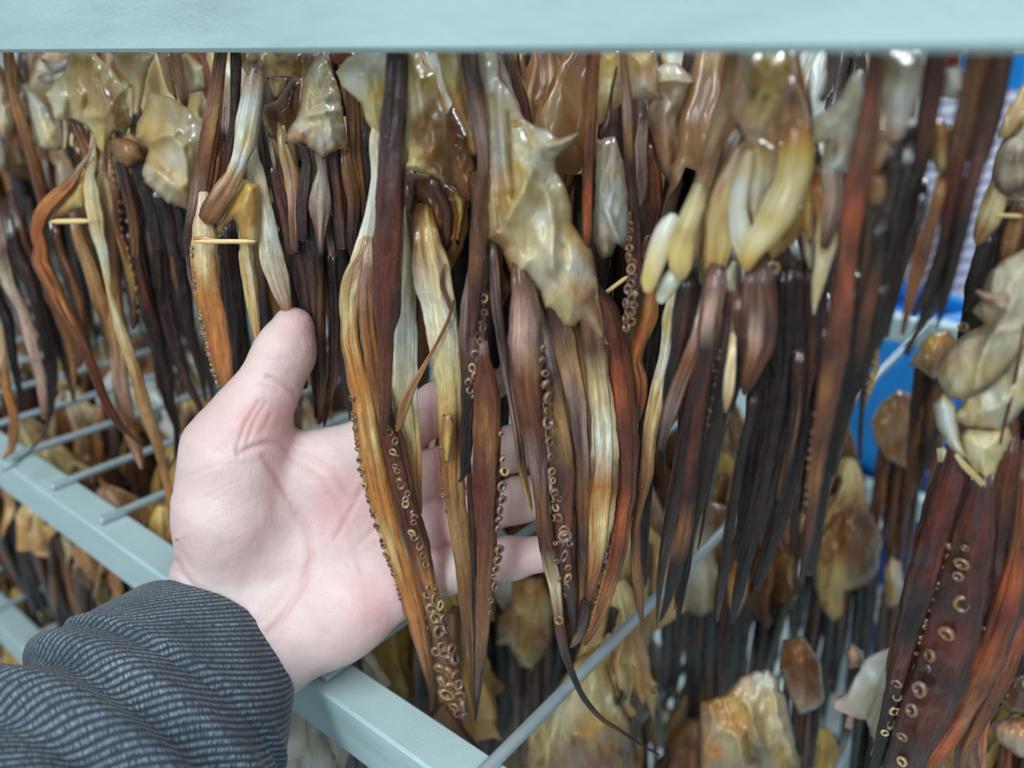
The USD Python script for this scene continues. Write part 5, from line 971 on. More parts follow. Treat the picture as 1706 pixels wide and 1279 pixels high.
LABELS = {
    8: 'brown-tan-hooded rear-rank dried squid behind the big yellow-green hood',
    9: 'brown-tan-hooded rear-rank dried squid behind the straight rust arm, second from left',
    10: 'dark-armed rear-rank dried squid behind the broad cream hood',
    11: 'amber-tan-hooded rear-rank dried squid behind the long dark red tentacle',
    12: 'brown-tan-hooded rear-rank dried squid behind the long dark red tentacle',
    13: 'grey-tan-hooded rear-rank dried squid behind the smooth cream arm',
    14: 'cream-tan-hooded rear-rank dried squid behind the plump amber arm',
    15: 'amber-tan-hooded rear-rank dried squid behind the rounded yellow-cream hood',
    16: 'dark-brown-hooded rear-rank dried squid behind the rounded yellow-cream hood',
    17: 'grey-tan-hooded rear-rank dried squid behind the thin tan strip at far left',
    18: 'dark-brown-hooded rear-rank dried squid behind the thin tan strip at far left',
    19: 'dark-armed rear-rank dried squid behind the thin tan strip at far left, second from left',
    20: 'dark-armed rear-rank dried squid behind the thin tan strip at far left, first from left',
    21: 'dark-armed rear-rank dried squid behind the bent amber arm, first from left',
    55: 'dark-armed rear-rank dried squid behind the blackish arms right of centre, third from left',
    58: 'dark-armed rear-rank dried squid behind the blackish arms right of centre, second from left',
    59: 'amber-tan-hooded rear-rank dried squid behind the column of pale suckers, first from left',
    60: 'brown-tan-hooded rear-rank dried squid behind the straight rust arm, first from left',
    61: 'whitish-hooded rear-rank dried squid behind the brown folded skin',
    62: 'yellow-tan-hooded rear-rank dried squid behind the long dark red tentacle',
    63: 'grey-tan-hooded rear-rank dried squid behind the ragged hood above the thumb',
    66: 'dark-brown-hooded rear-rank dried squid behind the plump amber arm',
    67: 'dark-armed rear-rank dried squid behind the rounded yellow-cream hood',
    68: 'dark-armed rear-rank dried squid behind the bent amber arm, third from left',
    71: 'dark-armed rear-rank dried squid behind the bent amber arm, second from left',
    106: 'dark-armed rear-rank dried squid beside the dark grey rounded head',
    108: 'whitish-hooded rear-rank dried squid behind the long rust-brown tentacle',
    109: 'dark-armed rear-rank dried squid behind the blackish arms right of centre, first from left',
    110: 'yellow-tan-hooded rear-rank dried squid behind the column of pale suckers',
    111: 'grey-tan-hooded rear-rank dried squid behind the straight rust arm',
    113: 'amber-tan-hooded rear-rank dried squid behind the brown folded skin',
    119: 'dark-armed rear-rank dried squid left of the thumb',
    121: 'brown-tan-hooded rear-rank dried squid behind the thin tan strip at far left',
    158: 'dark-armed rear-rank dried squid behind the big yellow-green hood',
    160: 'cream-tan-hooded rear-rank dried squid behind the column of pale suckers',
    209: 'grey-tan-hooded rear-rank dried squid behind the long rust-brown tentacle',
    211: 'amber-tan-hooded rear-rank dried squid behind the column of pale suckers, second from left',
    256: 'whitish-hooded rear-rank dried squid beside the dark grey rounded head',
    258: 'dark-brown-hooded rear-rank dried squid behind the white bubble-like hood',
    261: 'whitish-hooded rear-rank dried squid behind the column of pale suckers',
    307: 'cream-tan-hooded rear-rank dried squid beside the dark grey rounded head',
    310: 'pinkish-tan-hooded rear-rank dried squid behind the long rust-brown tentacle',
    1011: 'whitish-hooded lower-tier dried squid below the wrist',
    1014: 'yellow-tan-hooded lower-tier dried squid left of the palm, first from left',
    1015: 'brown-tan-hooded lower-tier dried squid just above the sleeve',
    1016: 'cream-tan-hooded lower-tier dried squid below the lower bar at far left',
    1017: 'amber-tan-hooded lower-tier dried squid below the lower bar at far left, second from left',
    1018: 'amber-tan-hooded lower-tier dried squid below the lower bar at far left, first from left',
    1019: 'dark-armed lower-tier dried squid below the lower bar at far left, third from left',
    1020: 'dark-armed lower-tier dried squid below the lower bar at far left, second from left',
    1021: 'dark-armed lower-tier dried squid below the lower bar at far left, first from left',
    1060: 'yellow-tan-hooded lower-tier dried squid below the knotty sucker tip',
    1061: 'yellow-tan-hooded lower-tier dried squid below the wrist',
    1065: 'yellow-tan-hooded lower-tier dried squid left of the palm, second from left',
    1066: 'dark-armed lower-tier dried squid left of the palm, first from left',
    1067: 'dark-brown-hooded lower-tier dried squid above the lower bar at far left, fourth from left',
    1068: 'grey-tan-hooded lower-tier dried squid above the lower bar at far left, second from left',
    1069: 'cream-tan-hooded lower-tier dried squid above the lower bar at far left, first from left',
    1070: 'dark-armed lower-tier dried squid above the lower bar at far left, first from left',
    1071: 'whitish-hooded lower-tier dried squid above the lower bar at far left, first from left',
    1106: 'brown-tan-hooded lower-tier dried squid at the lower right corner',
    1109: 'cream-tan-hooded lower-tier dried squid under the curling arm tip',
    1111: 'dark-armed lower-tier dried squid below the knotty sucker tip, second from left',
    1112: 'dark-armed lower-tier dried squid below the knotty sucker tip, first from left',
    1117: 'yellow-tan-hooded lower-tier dried squid left of the palm, third from left',
    1118: 'whitish-hooded lower-tier dried squid left of the palm',
    1119: 'whitish-hooded lower-tier dried squid above the lower bar at far left, second from left',
    1120: 'dark-brown-hooded lower-tier dried squid above the lower bar at far left, third from left',
    1121: 'amber-tan-hooded lower-tier dried squid above the lower bar at far left',
    1123: 'dark-brown-hooded lower-tier dried squid above the lower bar at far left, first from left',
    1155: 'yellow-tan-hooded lower-tier dried squid at the lower right corner',
    1156: 'whitish-hooded lower-tier dried squid left of the nearest animal',
    1159: 'amber-tan-hooded lower-tier dried squid beside the brown-capped cream hood',
    1160: 'dark-brown-hooded lower-tier dried squid behind the little finger, second from left',
    1161: 'dark-brown-hooded lower-tier dried squid behind the little finger, first from left',
    1164: 'whitish-hooded lower-tier dried squid between thumb and palm, fourth from left',
    1165: 'grey-tan-hooded lower-tier dried squid between thumb and palm',
    1168: 'grey-tan-hooded lower-tier dried squid left of the palm',
    1169: 'brown-tan-hooded lower-tier dried squid above the lower bar at far left',
    1170: 'dark-brown-hooded lower-tier dried squid above the lower bar at far left, fifth from left',
    1171: 'dark-armed lower-tier dried squid above the lower bar at far left, second from left',
    1172: 'cream-tan-hooded lower-tier dried squid above the lower bar at far left, second from left',
    1174: 'yellow-tan-hooded lower-tier dried squid above the lower bar at far left',
    1175: 'dark-brown-hooded lower-tier dried squid above the lower bar at far left, second from left',
    1210: 'pinkish-tan-hooded lower-tier dried squid behind the blackish arms right of centre',
    1212: 'brown-tan-hooded lower-tier dried squid behind the little finger',
    1214: 'amber-tan-hooded lower-tier dried squid between thumb and palm',
    1216: 'dark-brown-hooded lower-tier dried squid between thumb and palm',
    1217: 'pinkish-tan-hooded lower-tier dried squid between thumb and palm',
    1220: 'whitish-hooded lower-tier dried squid between thumb and palm, second from left',
    1221: 'dark-armed lower-tier dried squid left of the palm, second from left',
    1222: 'whitish-hooded lower-tier dried squid above the lower bar at far left, fourth from left',
    1223: 'whitish-hooded lower-tier dried squid above the lower bar at far left, third from left',
    1226: 'grey-tan-hooded lower-tier dried squid above the lower bar at far left, first from left',
    1255: 'dark-armed lower-tier dried squid at the lower right corner',
    1258: 'dark-brown-hooded lower-tier dried squid beside the wide dark brown hood, first from left',
    1259: 'yellow-tan-hooded lower-tier dried squid behind the blackish arms right of centre',
    1260: 'brown-tan-hooded lower-tier dried squid behind the blackish arms right of centre, first from left',
    1267: 'yellow-tan-hooded lower-tier dried squid between thumb and palm',
    1269: 'whitish-hooded lower-tier dried squid between thumb and palm, third from left',
    1272: 'whitish-hooded lower-tier dried squid between thumb and palm, first from left',
    1275: 'dark-armed lower-tier dried squid above the lower bar at far left, third from left',
    1308: 'cream-tan-hooded lower-tier dried squid beside the wide dark brown hood',
    1309: 'dark-armed lower-tier dried squid beside the wide dark brown hood',
    1310: 'grey-tan-hooded lower-tier dried squid behind the blackish arms right of centre',
    1311: 'brown-tan-hooded lower-tier dried squid behind the blackish arms right of centre, second from left',
    1358: 'dark-brown-hooded lower-tier dried squid beside the wide dark brown hood, second from left',
    1360: 'brown-tan-hooded lower-tier dried squid behind the blackish arms right of centre, third from left',
    2019: 'cream-tan-hooded lowest-tier dried squid below the lower bar at far left, second from left',
    2020: 'yellow-tan-hooded lowest-tier dried squid below the lower bar at far left',
    2021: 'cream-tan-hooded lowest-tier dried squid below the lower bar at far left, first from left',
    2070: 'brown-tan-hooded lowest-tier dried squid below the lower bar at far left',
    2071: 'dark-armed lowest-tier dried squid below the lower bar at far left',
    2112: 'amber-tan-hooded lowest-tier dried squid below the knotty sucker tip',
    2113: 'cream-tan-hooded lowest-tier dried squid below the wrist',
    2161: 'grey-tan-hooded lowest-tier dried squid below the knotty sucker tip',
    2209: 'dark-brown-hooded lowest-tier dried squid beside the knobbly yellow-white hood',
    2210: 'amber-tan-hooded lowest-tier dried squid under the curling arm tip',
    2257: 'yellow-tan-hooded lowest-tier dried squid beside the knobbly yellow-white hood',
    2259: 'grey-tan-hooded lowest-tier dried squid beside the knobbly yellow-white hood',
    2260: 'whitish-hooded lowest-tier dried squid under the curling arm tip',
}
# ------------------------------------------------------------------ lower tier: hoods one can tell apart
def tier_Y(x, y, h):
    r = ray(float(x), float(y))
    return r[1] * h / -r[2]

HOODS = []
def hood(label, outline, cols, h=0.27, dy=0.0, arms=10, seed=1, tones='kdkdb', bulge=12, edge='n', extra=(), folds=(), top=None):
    o = np.array(outline, float)[:, :2]
    HOODS.append((Polygon(o).buffer(0), tier_Y(o[:, 0].mean(), o[:, 1].min(), h)))
    y0 = o[:, 1].min(); xt = o[o[:, 1].argmin(), 0]
    s = Squid(label, (xt, y0), Y=tier_Y(xt, y0, h), group='squids in the ranks of the lower tier')
    s.flap(outline, cols, dy=dy, bulge=bulge, wr=4, ws=24, edge=edge, jag=2, folds=folds)
    for q, cc, d in extra:
        s.flap(q, cc, dy=dy + d, bulge=5, wr=2, edge=edge)
    rs = np.random.RandomState(seed)
    x0, x1 = o[:, 0].min(), o[:, 0].max(); yb = o[:, 1].max()
    for k in range(arms):
        g = (k + .5) / arms
        xa = x0 + (x1 - x0) * (.1 + .8 * g) + rs.randn() * 5
        ya = y0 + (yb - y0) * rs.uniform(.45, .7)
        Ln = rs.uniform(190, 300); w = (x1 - x0) / arms * rs.uniform(1.1, 1.9)
        dx = rs.uniform(-18, 4) - .12 * Ln * (xa - 853) / 800
        c1 = ''.join(rs.choice(list(tones), 4)); c2 = ''.join(rs.choice(list(tones + 'b'), 4))
        s.arm([(xa, ya, w * .7), (xa + dx * .2, ya + Ln * .3, w), (xa + dx * .5, ya + Ln * .6, w * .8), (xa + dx, ya + Ln, w * .2)], c1, c2, dy=dy + 10 + rs.uniform(0, 12), n=12, ext=0)
    return s

hood('dried squid of the lower tier with a cream hood under a brown cap',
     cI((210, 340), (270, 300), (285, 200), (330, 150), (420, 120), (520, 160), (525, 260), (470, 330), (480, 420), (460, 570), (400, 605), (340, 570), (290, 520), (240, 420)),
     [(1140, 855, 'b'), (1180, 845, 'n'), (1200, 870, 'b'), (1130, 880, 's'), (1110, 900, 's'), (1100, 930, 's'), (1120, 950, 'w'), (1150, 930, 'c'), (1160, 960, 'w'), (1180, 970, 'c'), (1185, 1000, 'l'), (1140, 1000, 'c'), (1160, 1010, 'n')], seed=3, folds=[(cI((400, 300), (430, 400), (420, 560)), 4, 8), (cI((330, 360), (340, 480)), 4, 8)])
hood('amber-hooded dried squid of the lower tier, a narrow hood beside the cream one', cI((512, 440), (555, 340), (600, 420), (595, 520), (545, 610), (512, 540)), [(1225, 930, 'o'), (1230, 960, 'a'), (1220, 990, 'y'), (1240, 980, 'a')], arms=4, seed=4, bulge=6)
hood('lower-tier dried squid with a tall yellow-brown hood under the curling arm tip',
     cH((1060, 1279), (1080, 1080), (1180, 960), (1230, 870), (1310, 760), (1420, 690), (1490, 740), (1450, 800), (1490, 900), (1500, 960), (1560, 1050), (1590, 1279), (1560, 1400), (1100, 1400)),
     [(950, 1120, 'l'), (985, 1090, 'a'), (1000, 1100, 'y'), (960, 1170, 'c'), (930, 1200, 'c'), (900, 1240, 'l'), (990, 1150, 'l'), (1020, 1170, 'c'), (1000, 1200, 'y'), (1030, 1220, 'n'), (960, 1240, 'b'), (1000, 1270, 'b'), (1040, 1250, 'd'), (920, 1280, 'n'), (980, 1210, 'a')], seed=5, dy=10, bulge=18,
     folds=[(cH((1240, 900), (1200, 1100), (1150, 1270)), 5, 12), (cH((1400, 760), (1400, 950), (1450, 1100)), 5, 14)])
hood('lower-tier dried squid with an amber curled hood behind the little finger',
     cH((1000, 390), (1080, 370), (1150, 380), (1200, 500), (1190, 700), (1100, 820), (1030, 795), (985, 700), (925, 700), (930, 560), (1000, 500)),
     [(865, 980, 'a'), (890, 975, 'a'), (870, 1010, 'l'), (850, 1030, 'n'), (830, 1060, 'c'), (870, 1080, 'l'), (890, 1060, 'o'), (910, 1020, 'l'), (900, 1090, 'n'), (880, 1110, 'l')], seed=6, dy=12, tones='bnskd',
     folds=[(cH((1000, 560), (1010, 720), (1080, 800)), 5, 9)])
hood('lower-tier dried squid with a knobbly yellow-white hood at the picture\'s bottom edge',
     cI((400, 940), (450, 925), (500, 905), (560, 840), (620, 815), (680, 808), (722, 850), (725, 890), (745, 910), (765, 1000), (800, 1180), (790, 1240), (400, 1240), (400, 1060)),
     [(1180, 1170, 'a'), (1200, 1175, 'n'), (1215, 1160, 'y'), (1240, 1140, 's'), (1270, 1125, 'w'), (1290, 1135, 'w'), (1300, 1160, 'y'), (1260, 1160, 'c'), (1240, 1180, 'y'), (1260, 1195, 'n'), (1220, 1200, 'a'), (1190, 1200, 's'), (1215, 1230, 'l'), (1240, 1220, 'n'), (1280, 1200, 'c'), (1300, 1230, 'c'), (1310, 1260, 'y'), (1270, 1250, 'd'), (1185, 1250, 'a')], seed=7, dy=0, bulge=16,
     folds=[(cI((700, 880), (720, 1000), (780, 1160)), 5, 8), (cI((440, 960), (470, 1060)), 5, 9), (cI((540, 900), (600, 960), (640, 1080)), 5, 9), (cI((510, 1060), (560, 1080), (575, 1200)), 6, 10)])
hood('lower-tier dried squid with a wide dark brown hood left of the blue crates',
     cI((870, 285), (930, 200), (1020, 140), (1100, 190), (1135, 280), (1120, 400), (1080, 470), (990, 500), (985, 590), (935, 625), (890, 560), (860, 470), (850, 390)),
     [(1380, 880, 'n'), (1410, 850, 'b'), (1440, 870, 'd'), (1370, 930, 'n'), (1390, 960, 'y'), (1360, 950, 'm'), (1380, 1010, 'y'), (1420, 920, 'b'), (1450, 940, 'd'), (1400, 1000, 't'), (1430, 960, 'b')], seed=8, dy=5, bulge=14, tones='kdkkb')
hood('lower-tier dried squid with a brown-edged hood and a pinkish scrap, near the bottom edge',
     cI((735, 690), (820, 675), (850, 720), (890, 780), (905, 930), (870, 970), (800, 995), (755, 900), (720, 800)), [(1310, 1070, 'b'), (1340, 1080, 'n'), (1360, 1110, 'b'), (1320, 1120, 'r'), (1350, 1150, 'd'), (1330, 1170, 's'), (1360, 1170, 't')], seed=9, dy=6, tones='kdbnk', extra=[(cI((985, 740), (1010, 700), (1060, 735), (1065, 800), (1000, 805)), [(1410, 1085, 's'), (1430, 1095, 's'), (1420, 1110, 'o')], -5)])
hood('lower-tier dried squid with a dusty brown hood just left of the nearest animal',
     cF((1090, 480), (1130, 410), (1200, 360), (1260, 380), (1300, 470), (1290, 600), (1230, 680), (1150, 640), (1100, 560)), [(1460, 700, 'n'), (1500, 660, 'b'), (1530, 690, 't'), (1490, 720, 'm'), (1510, 740, 'd'), (1480, 760, 'n')], h=.2, seed=11, dy=8, tones='kdbnk')
hood('tan-hooded dried squid beside the blue crates', cF((1290, 170), (1330, 130), (1400, 120), (1440, 170), (1400, 260), (1340, 330), (1290, 280), (1240, 260)), [(1540, 565, 'y'), (1570, 560, 'a'), (1585, 575, 'n'), (1560, 610, 'b'), (1530, 600, 'm')], h=.14, seed=12, dy=6, arms=4, tones='kdbnk')
hood('small dried squid with a pale rust hood at the right, beside the near animal',
     cI((1140, 400), (1170, 350), (1210, 380), (1225, 470), (1200, 550), (1160, 570), (1140, 500)), [(1485, 930, 's'), (1495, 960, 'c'), (1480, 990, 't'), (1490, 1000, 'a')], h=.3, seed=13, arms=3, dy=10, tones='kdbnk')
hood('dried squid at the lower right corner with a rust-red hood', cI((1570, 1030), (1620, 1005), (1706, 1000), (1790, 1040), (1760, 1180), (1680, 1160), (1640, 1135), (1590, 1090)), [(1660, 1215, 'o'), (1680, 1200, 'o'), (1700, 1215, 'a'), (1700, 1245, 's'), (1680, 1240, 's'), (1670, 1230, 'c')], h=.235, seed=14, dy=0, tones='bodrd',
     extra=[(cI((1600, 930), (1640, 850), (1700, 830), (1760, 860), (1740, 990), (1650, 990)), [(1680, 1150, 'd'), (1700, 1140, 'p'), (1690, 1180, 'b')], 12)])

# ------------------------------------------------------------------ the ranks behind: one of each kind, then referenced copies
def crumple(rs, seed, span, r0, r1, L, ph, col):
    """A ragged skirt of hood flesh hanging about the z axis, with thickness."""
    nu, nv = 30, 14
    u, v = np.meshgrid(np.linspace(0, 1, nu), np.linspace(0, 1, nv), indexing='ij')
    a = ph + (u - .5) * span
    Lu = L * (1 + .55 * (meshkit.fbm(np.stack([u * 5, u * 0, u * 0 + seed], -1), 3, seed) - .5) * 2)
    r0 = min(r0, .0015)
    r = r0 + (r1 - r0) * v ** .6 + .0065 * v * np.cos(6 * a + ph * 3) + .004 * np.cos(13 * a + 2) * v
    p = np.stack([np.cos(a) * r, np.sin(a) * r, -v * Lu], -1)
    p = p + .012 * (np.stack([meshkit.fbm(p * 60 + k * 9.1, 3, seed + k) for k in range(3)], -1) - .5) * (.3 + v[..., None])
    e = np.minimum.reduce([u * (1 - u) * 4 * 4, np.ones_like(u), (1 - v) * 4])
    th = .0013 * np.clip(e, 0.08, 1)[..., None]
    nrm = np.stack([np.cos(a), np.sin(a), 0 * a], -1)
    V = np.concatenate([(p + nrm * th).reshape(-1, 3), (p - nrm * th).reshape(-1, 3)])
    i, j = np.meshgrid(np.arange(nu - 1), np.arange(nv - 1), indexing='ij'); q = (i * nv + j).ravel()
    F1 = np.concatenate([np.stack([q, q + nv, q + nv + 1], -1), np.stack([q, q + nv + 1, q + 1], -1)])
    rim = np.concatenate([np.arange(nv), np.arange(1, nu) * nv + nv - 1, ((nu - 1) * nv + np.arange(nv - 1))[::-1], (np.arange(1, nu - 1) * nv)[::-1]])
    r2 = np.roll(rim, -1); N = nu * nv
    F = np.concatenate([F1, F1[:, ::-1] + N, np.stack([rim, rim + N, r2 + N], -1), np.stack([rim, r2 + N, r2], -1)])
    g = np.clip((meshkit.fbm(p * 70, 3, seed + 4) - .5) * 4 + .5, 0, 1)[..., None]
    ed = np.clip(v ** 6 + (1 - np.clip(u * (1 - u) * 14, 0, 1)), 0, 1)[..., None] * .7
    tn = PAL[col[0]] * (1 - g) + PAL[col[1]] * g
    tn = tn * (1 - ed) + PAL[col[2]] * ed
    tn = tn.reshape(-1, 3)
    uv = np.stack([a * r1, v * L], -1).reshape(-1, 2)
    return (V, F), np.vstack([uv, uv]), np.vstack([tn, tn])

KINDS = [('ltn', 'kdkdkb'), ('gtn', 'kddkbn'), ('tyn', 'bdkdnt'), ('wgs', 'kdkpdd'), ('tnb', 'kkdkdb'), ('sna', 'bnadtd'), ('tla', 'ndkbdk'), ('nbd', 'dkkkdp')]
def make_squid(kind, at, rz, label, group, seed):
    hc, ac = KINDS[kind]
    o = thing('dried_squid', label, 'dried squid', at, group, rz)
    rs = np.random.RandomState(seed)
    for k in range(2 + kind % 2):
        me, uv, tn = crumple(rs, seed + k * 7, rs.uniform(2.0, 3.6), .006, rs.uniform(.018, .026), rs.uniform(.05, .085), rs.rand() * 6.28, hc)
        obj('mantle_flap', me, M_FLAP, o, uv=uv, tone=tn)
    for k in range(8):
        a = k / 8 * 6.28 + rs.randn() * .2
        r = rs.uniform(.009, .017)
        L = rs.uniform(.17, .245)
        ph = rs.rand() * 6.28; am = rs.uniform(.002, .007)
        t = np.linspace(0, 1, 40)
        rr = r * (.5 + .7 * np.sin(t * 2.6)) * (1 - .35 * t)
        C = np.stack([np.cos(a) * rr + am * np.sin(t * 5 + ph), np.sin(a) * rr + am * np.cos(t * 4 + ph), -.012 - t * L], -1)
        R = rs.uniform(.0045, .0072) * np.clip(np.minimum(.5 + t * 4, 1.0) * (1 - t ** 2.2) + .06, .06, 1)
        out = np.broadcast_to(np.array([np.cos(a), np.sin(a), 0.]), C.shape)
        c1 = ''.join(rs.choice(list(ac), 5)); c2 = ''.join(rs.choice(list(ac), 5))
        me, uv, tn, fr = tube(C, R, out, c1, c2, seed + k, .65, .1, .12, 10, .45)
        obj('arm', me, M_ARM, o, uv=uv, tone=tn)
    return o

def copy_of(o, at, rz, label, group, sc):
    r = UsdGeom.Xform.Define(stage, numbered('/World', 'dried_squid'))
    r.GetPrim().GetReferences().AddInternalReference(o.GetPath())
    r.ClearXformOpOrder()
    r.AddTranslateOp().Set(Gf.Vec3d(*map(float, at))); r.AddRotateZOp().Set(math.degrees(rz))
    tag(r.GetPrim(), label, 'dried squid', group)
    r.GetPrim().SetInstanceable(True)

GAP = shapely.union_all([Polygon(q) for q in ([(1560, 215), (1706, 190), (1660, 330), (1600, 480), (1545, 640), (1500, 700), (1440, 860), (1385, 860), (1425, 640), (1490, 490)],
                                              [(1490, 690), (1585, 690), (1560, 880), (1540, 1060), (1470, 1279), (1405, 1279), (1470, 960)], [(1655, 830), (1706, 830), (1706, 1279), (1655, 1279)])])
def project(p):
    q = np.asarray(p) - EYE
    d = q @ np.array([0, CP, -SP])
    return 853 + q[0] / d * FPX, 639.5 - (q @ np.array([0, SP, CP])) / d * FPX, d
def in_view(p, drop=.24):
    x0, y0, d0 = project(p); x1, y1, d1 = project(p + np.array([0, 0, -drop]))
    if d0 < .05: return None
    w = .022 / d0 * FPX
    return shapely.geometry.box(min(x0, x1) - w, y0, max(x0, x1) + w, y1)
FRAME = shapely.geometry.box(0, 60, 1706, 1279)
KEYS = {}
PROTO = {}
TIERS = [(0.016, np.arange(.262, .60, .056), 'dried squid tucked out of sight behind the front row at bar height', 'squids in the rear ranks of the upper tier'),
         (-TIER[1] - .002, np.arange(.19, .62, .056), 'dried squid tucked out of sight among the ranks of the lower tier', 'squids in the ranks of the lower tier'),
         (-TIER[2] - .002, np.arange(.19, .50, .06), 'dried squid hanging under the lowest tier of rods, seen between the bars', 'squids in the ranks of the lowest tier')]
TAKEN = [s_ for s_ in stage.GetPrimAtPath('/World').GetChildren() if s_.GetName().startswith('dried_squid')]
TAKEN = [origin_of(s_) for s_ in TAKEN]
for TI, (z, cs, label, group) in enumerate(TIERS):
    for i, c in enumerate(cs):
        for j, t in enumerate(np.arange(-.30, 1.1, .052)):
            key = TI * 1000 + i * 50 + j; rsf = np.random.RandomState(7 + TI * 5000 + i * 97 + j)
            tt = t + (i % 2) * .026 + rsf.uniform(-.006, .006)
            p = EYE + U3 * tt + V3 * (c + rsf.uniform(-.006, .006)) + Z3 * z
            if TI == 1:                                     # keep clear of the hoods placed singly and of the dark space under the palm
                xh, yh, dh = project(p); wh = .02 / dh * FPX
                hb = shapely.geometry.box(xh - wh, yh, xh + wh, yh + .075 / dh * FPX)
                if any(p[1] < Yh + .02 and hb.intersection(q).area > .10 * min(hb.area, q.area) for q, Yh in HOODS): continue
                if 600 < xh < 880 and yh > 1000: continue
            if LABELS and key not in LABELS and not (TI < 2 and i < 2): continue
            rz, kind, sc = rsf.rand() * 6.28, rsf.randint(len(KINDS)), 1.0
            b = in_view(p)
            if b is None or not b.intersects(FRAME): continue
            if b.intersection(GAP).area > .16 * b.area: continue
            if z < -.1 and min(np.linalg.norm((q - p)[:2]) + abs((q - p)[2]) * .6 for q in TAKEN) < .036: continue
            lb, gr = LABELS.get(key, label), group
            KEYS['dried_squid_%03d' % COUNT[('/World', 'dried_squid')]] = (key, kind, TI, [float(q) for q in p])
            if kind not in PROTO:
                PROTO[kind] = make_squid(kind, p, rz, lb, gr, 900 + kind * 13)
            else:
                copy_of(PROTO[kind], p, rz, lb, gr, sc)

# ------------------------------------------------------------------ beyond the rack, seen through the gap at the right
def cloth_panel(px_quad, Y, nx, ny, amp, seed):
    """A hanging cloth with soft vertical folds and real thickness; px_quad: four corners."""
    u, v = np.meshgrid(np.linspace(0, 1, nx), np.linspace(0, 1, ny), indexing='ij')
    q = np.array(px_quad, float)
    X = (q[0] * ((1 - u) * (1 - v))[..., None] + q[1] * (u * (1 - v))[..., None] + q[2] * (u * v)[..., None] + q[3] * ((1 - u) * v)[..., None])
    off = amp * np.sin(u * 13 + seed + v * 1.5) + amp * .5 * np.sin(u * 29 + v * 2)
    A, B = PY(X[..., 0], X[..., 1], Y + off), PY(X[..., 0], X[..., 1], Y + off + .003)
    V = np.concatenate([A.reshape(-1, 3), B.reshape(-1, 3)])
    i, j = np.meshgrid(np.arange(nx - 1), np.arange(ny - 1), indexing='ij'); k = (i * ny + j).ravel()
    F1 = np.concatenate([np.stack([k, k + ny, k + ny + 1], -1), np.stack([k, k + ny + 1, k + 1], -1)])
    rim = np.concatenate([np.arange(ny), np.arange(1, nx) * ny + ny - 1, ((nx - 1) * ny + np.arange(ny - 1))[::-1], (np.arange(1, nx - 1) * ny)[::-1]])
    r2 = np.roll(rim, -1); N = nx * ny
    F = np.concatenate([F1, F1[:, ::-1] + N, np.stack([rim, rim + N, r2 + N], -1), np.stack([rim, r2 + N, r2], -1)])
    uv = np.stack([u, v * 1.0], -1).reshape(-1, 2)
    return (V, F), np.vstack([uv, uv])

M_STRIPE = usdkit.material(stage, LK + 'striped_cotton', {
    'st': ('attribute', {'attribute': 'st'}), 'w': ('wave_texture', {'wave_type': 'bands', 'bands_direction': 'y', 'scale': 9.0, 'distortion': 0.4}),
    'rp': ('rgb_ramp', {'ramp': [(0.0, tuple(srgb(150, 140, 190))), (0.28, tuple(srgb(170, 165, 205))), (0.42, tuple(srgb(228, 230, 240))), (1.0, tuple(srgb(236, 238, 244)))]}),
    'p': ('principled_bsdf', {'roughness': 0.9})}, [('st.vector', 'w.vector'), ('w.fac', 'rp.fac'), ('rp.color', 'p.base_color')], surface='p.BSDF')
M_MAG = plain('magenta_cotton', tuple(srgb(196, 36, 110)), 0.85)
M_NAVY = plain('blue_plastic_dark', tuple(srgb(20, 70, 150)), 0.5)
M_BLUE = plain('blue_plastic', tuple(srgb(24, 150, 240)), 0.4)
M_WHITE = plain('white_plastic', tuple(srgb(225, 232, 235)), 0.4)
YB = 1.25
co = PY(1600, 250, YB)
cl = thing('hanging_cloth', 'lilac-and-white striped cloth with a magenta lower band, seen through the gap at the right', 'cloth', co)
me, uv = cloth_panel([(1545, 150), (1760, 150), (1600, 775), (1468, 775)], YB, 40, 40, .012, 1.0)
obj('striped_panel', me, M_STRIPE, cl, co, uv=uv)
me, uv = cloth_panel([(1466, 772), (1600, 772), (1585, 850), (1452, 850)], YB, 30, 8, .012, 1.0)
obj('magenta_band', me, M_MAG, cl, co, uv=uv, label='magenta band')

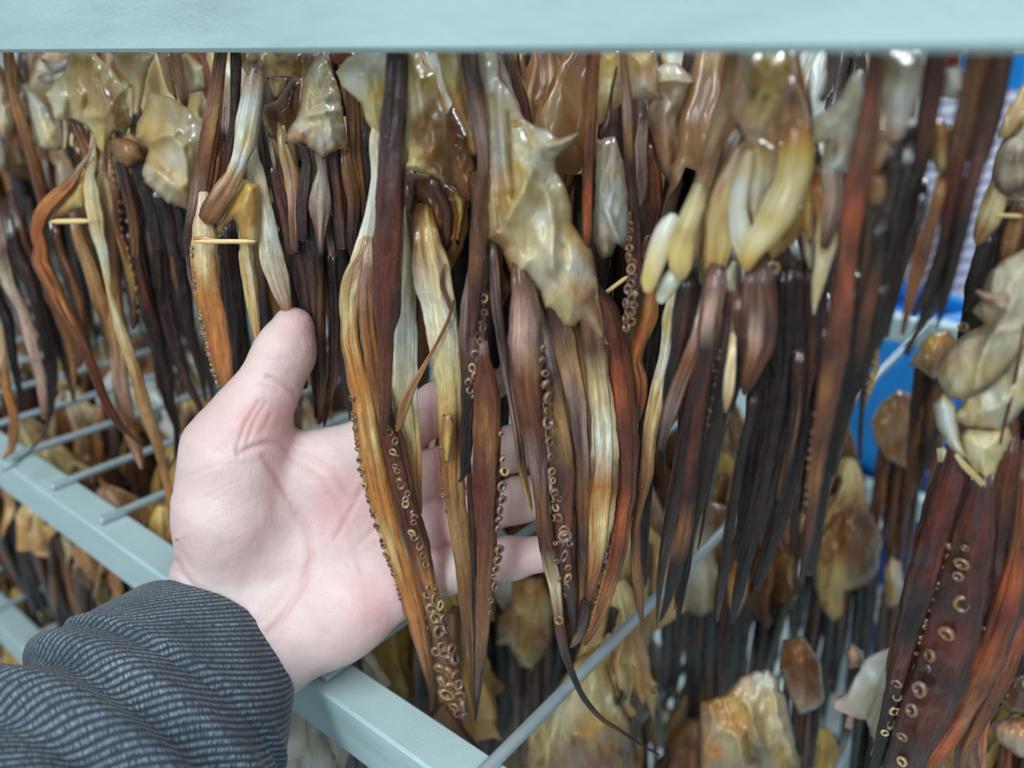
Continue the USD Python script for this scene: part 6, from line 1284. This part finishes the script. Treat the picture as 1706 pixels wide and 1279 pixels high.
def crate(px, py, Y, w, d, h, rot, mat, label, name='crate'):
    base = PY(px, py, Y)
    o = thing(name, label, 'crate', base)
    ax = np.array([[math.cos(rot), math.sin(rot), 0], [-math.sin(rot), math.cos(rot), 0], [0, 0, 1]])
    t = .006
    walls = []
    for a, b, sx, sy in ((0, -d / 2, w / 2, t / 2), (0, d / 2, w / 2, t / 2), (-w / 2, 0, t / 2, d / 2), (w / 2, 0, t / 2, d / 2)):
        walls.append(oriented_box(base + np.array([a, b, h / 2]) @ ax, ax, (sx, sy, h / 2), .002))
    walls.append(oriented_box(base + np.array([0, 0, t / 2]) @ ax, ax, (w / 2, d / 2, t / 2), .002))
    for k in range(5):
        for sgn in (-1, 1):
            walls.append(oriented_box(base + np.array([-w / 2 + w * (k + .5) / 5, sgn * (d / 2 + .006), h / 2]) @ ax, ax, (.006, .007, h / 2 - .01), .002))
    obj('body', merge(walls), mat, o, base, smooth=False)
    rim = [oriented_box(base + np.array([a, b, h - .008]) @ ax, ax, (sx, sy, .010), .003) for a, b, sx, sy in ((0, -d / 2, w / 2 + .012, .012), (0, d / 2, w / 2 + .012, .012), (-w / 2, 0, .012, d / 2 + .012), (w / 2, 0, .012, d / 2 + .012))]
    obj('rim', merge(rim), mat, o, base, smooth=False)
    return o
crate(1472, 750, 1.02, .125, .16, .225, .35, M_BLUE, 'bright blue plastic crate standing upright beyond the dark arms at the right')
crate(1700, 262, 1.45, .20, .16, .19, .2, M_BLUE, 'bright blue plastic crate at the right edge beside the striped cloth')
crate(1520, 912, 1.30, .26, .2, .10, .15, M_NAVY, 'dark blue plastic crate below the magenta band')
crate(1540, 1080, 1.38, .24, .2, .12, .15, M_NAVY, 'dark blue plastic crate on the lower board beyond the gap')
crate(1412, 850, 1.02, .10, .15, .10, .35, M_NAVY, 'dark blue plastic crate under the bright blue one')
for k, (x, y, w_) in enumerate([(1475, 552, 'first'), (1497, 556, 'second'), (1517, 557, 'third'), (1531, 560, 'fourth')]):
    a = PY(x, y, .98); 
    o = thing('white_capped_tube', f'white-capped tube standing above the blue crate, {w_} from the left', 'tube', a + np.array([0, 0, -.06]))
    oo = origin_of(o)
    obj('tube', rod_mesh(a + np.array([0, 0, -.06]), a + np.array([0, 0, -.006]), .0065), M_BLUE if k else M_NAVY, o, oo, smooth=40)
    obj('cap', rod_mesh(a + np.array([0, 0, -.008]), a + np.array([0, 0, .006]), .0075), M_WHITE, o, oo, smooth=40)
so = PY(1520, 905, 1.3)
sr = thing('storage_shelf', 'pale storage shelf with two grey boards beyond the gap at the right', 'shelf', (so[0], so[1], 0))
so = origin_of(sr)
for (x, y, Y, th) in ((1520, 912, 1.30, .03), (1540, 1082, 1.38, .03)):
    b = PY(x, y, Y)
    obj('board', oriented_box(b + np.array([.1, .05, -th / 2 - .002]), np.array([[.985, .17, 0], [-.17, .985, 0], [0, 0, 1]]), (.42, .19, th / 2), .003), M_WALL, sr, so, smooth=False)
for dx in (-.30, .46):
    b = PY(1520, 912, 1.30)
    obj('post', oriented_box(np.array([b[0] + dx, b[1] + .05, .55]), np.eye(3), (.015, .015, .55), .002), M_BAR, sr, so, smooth=False)
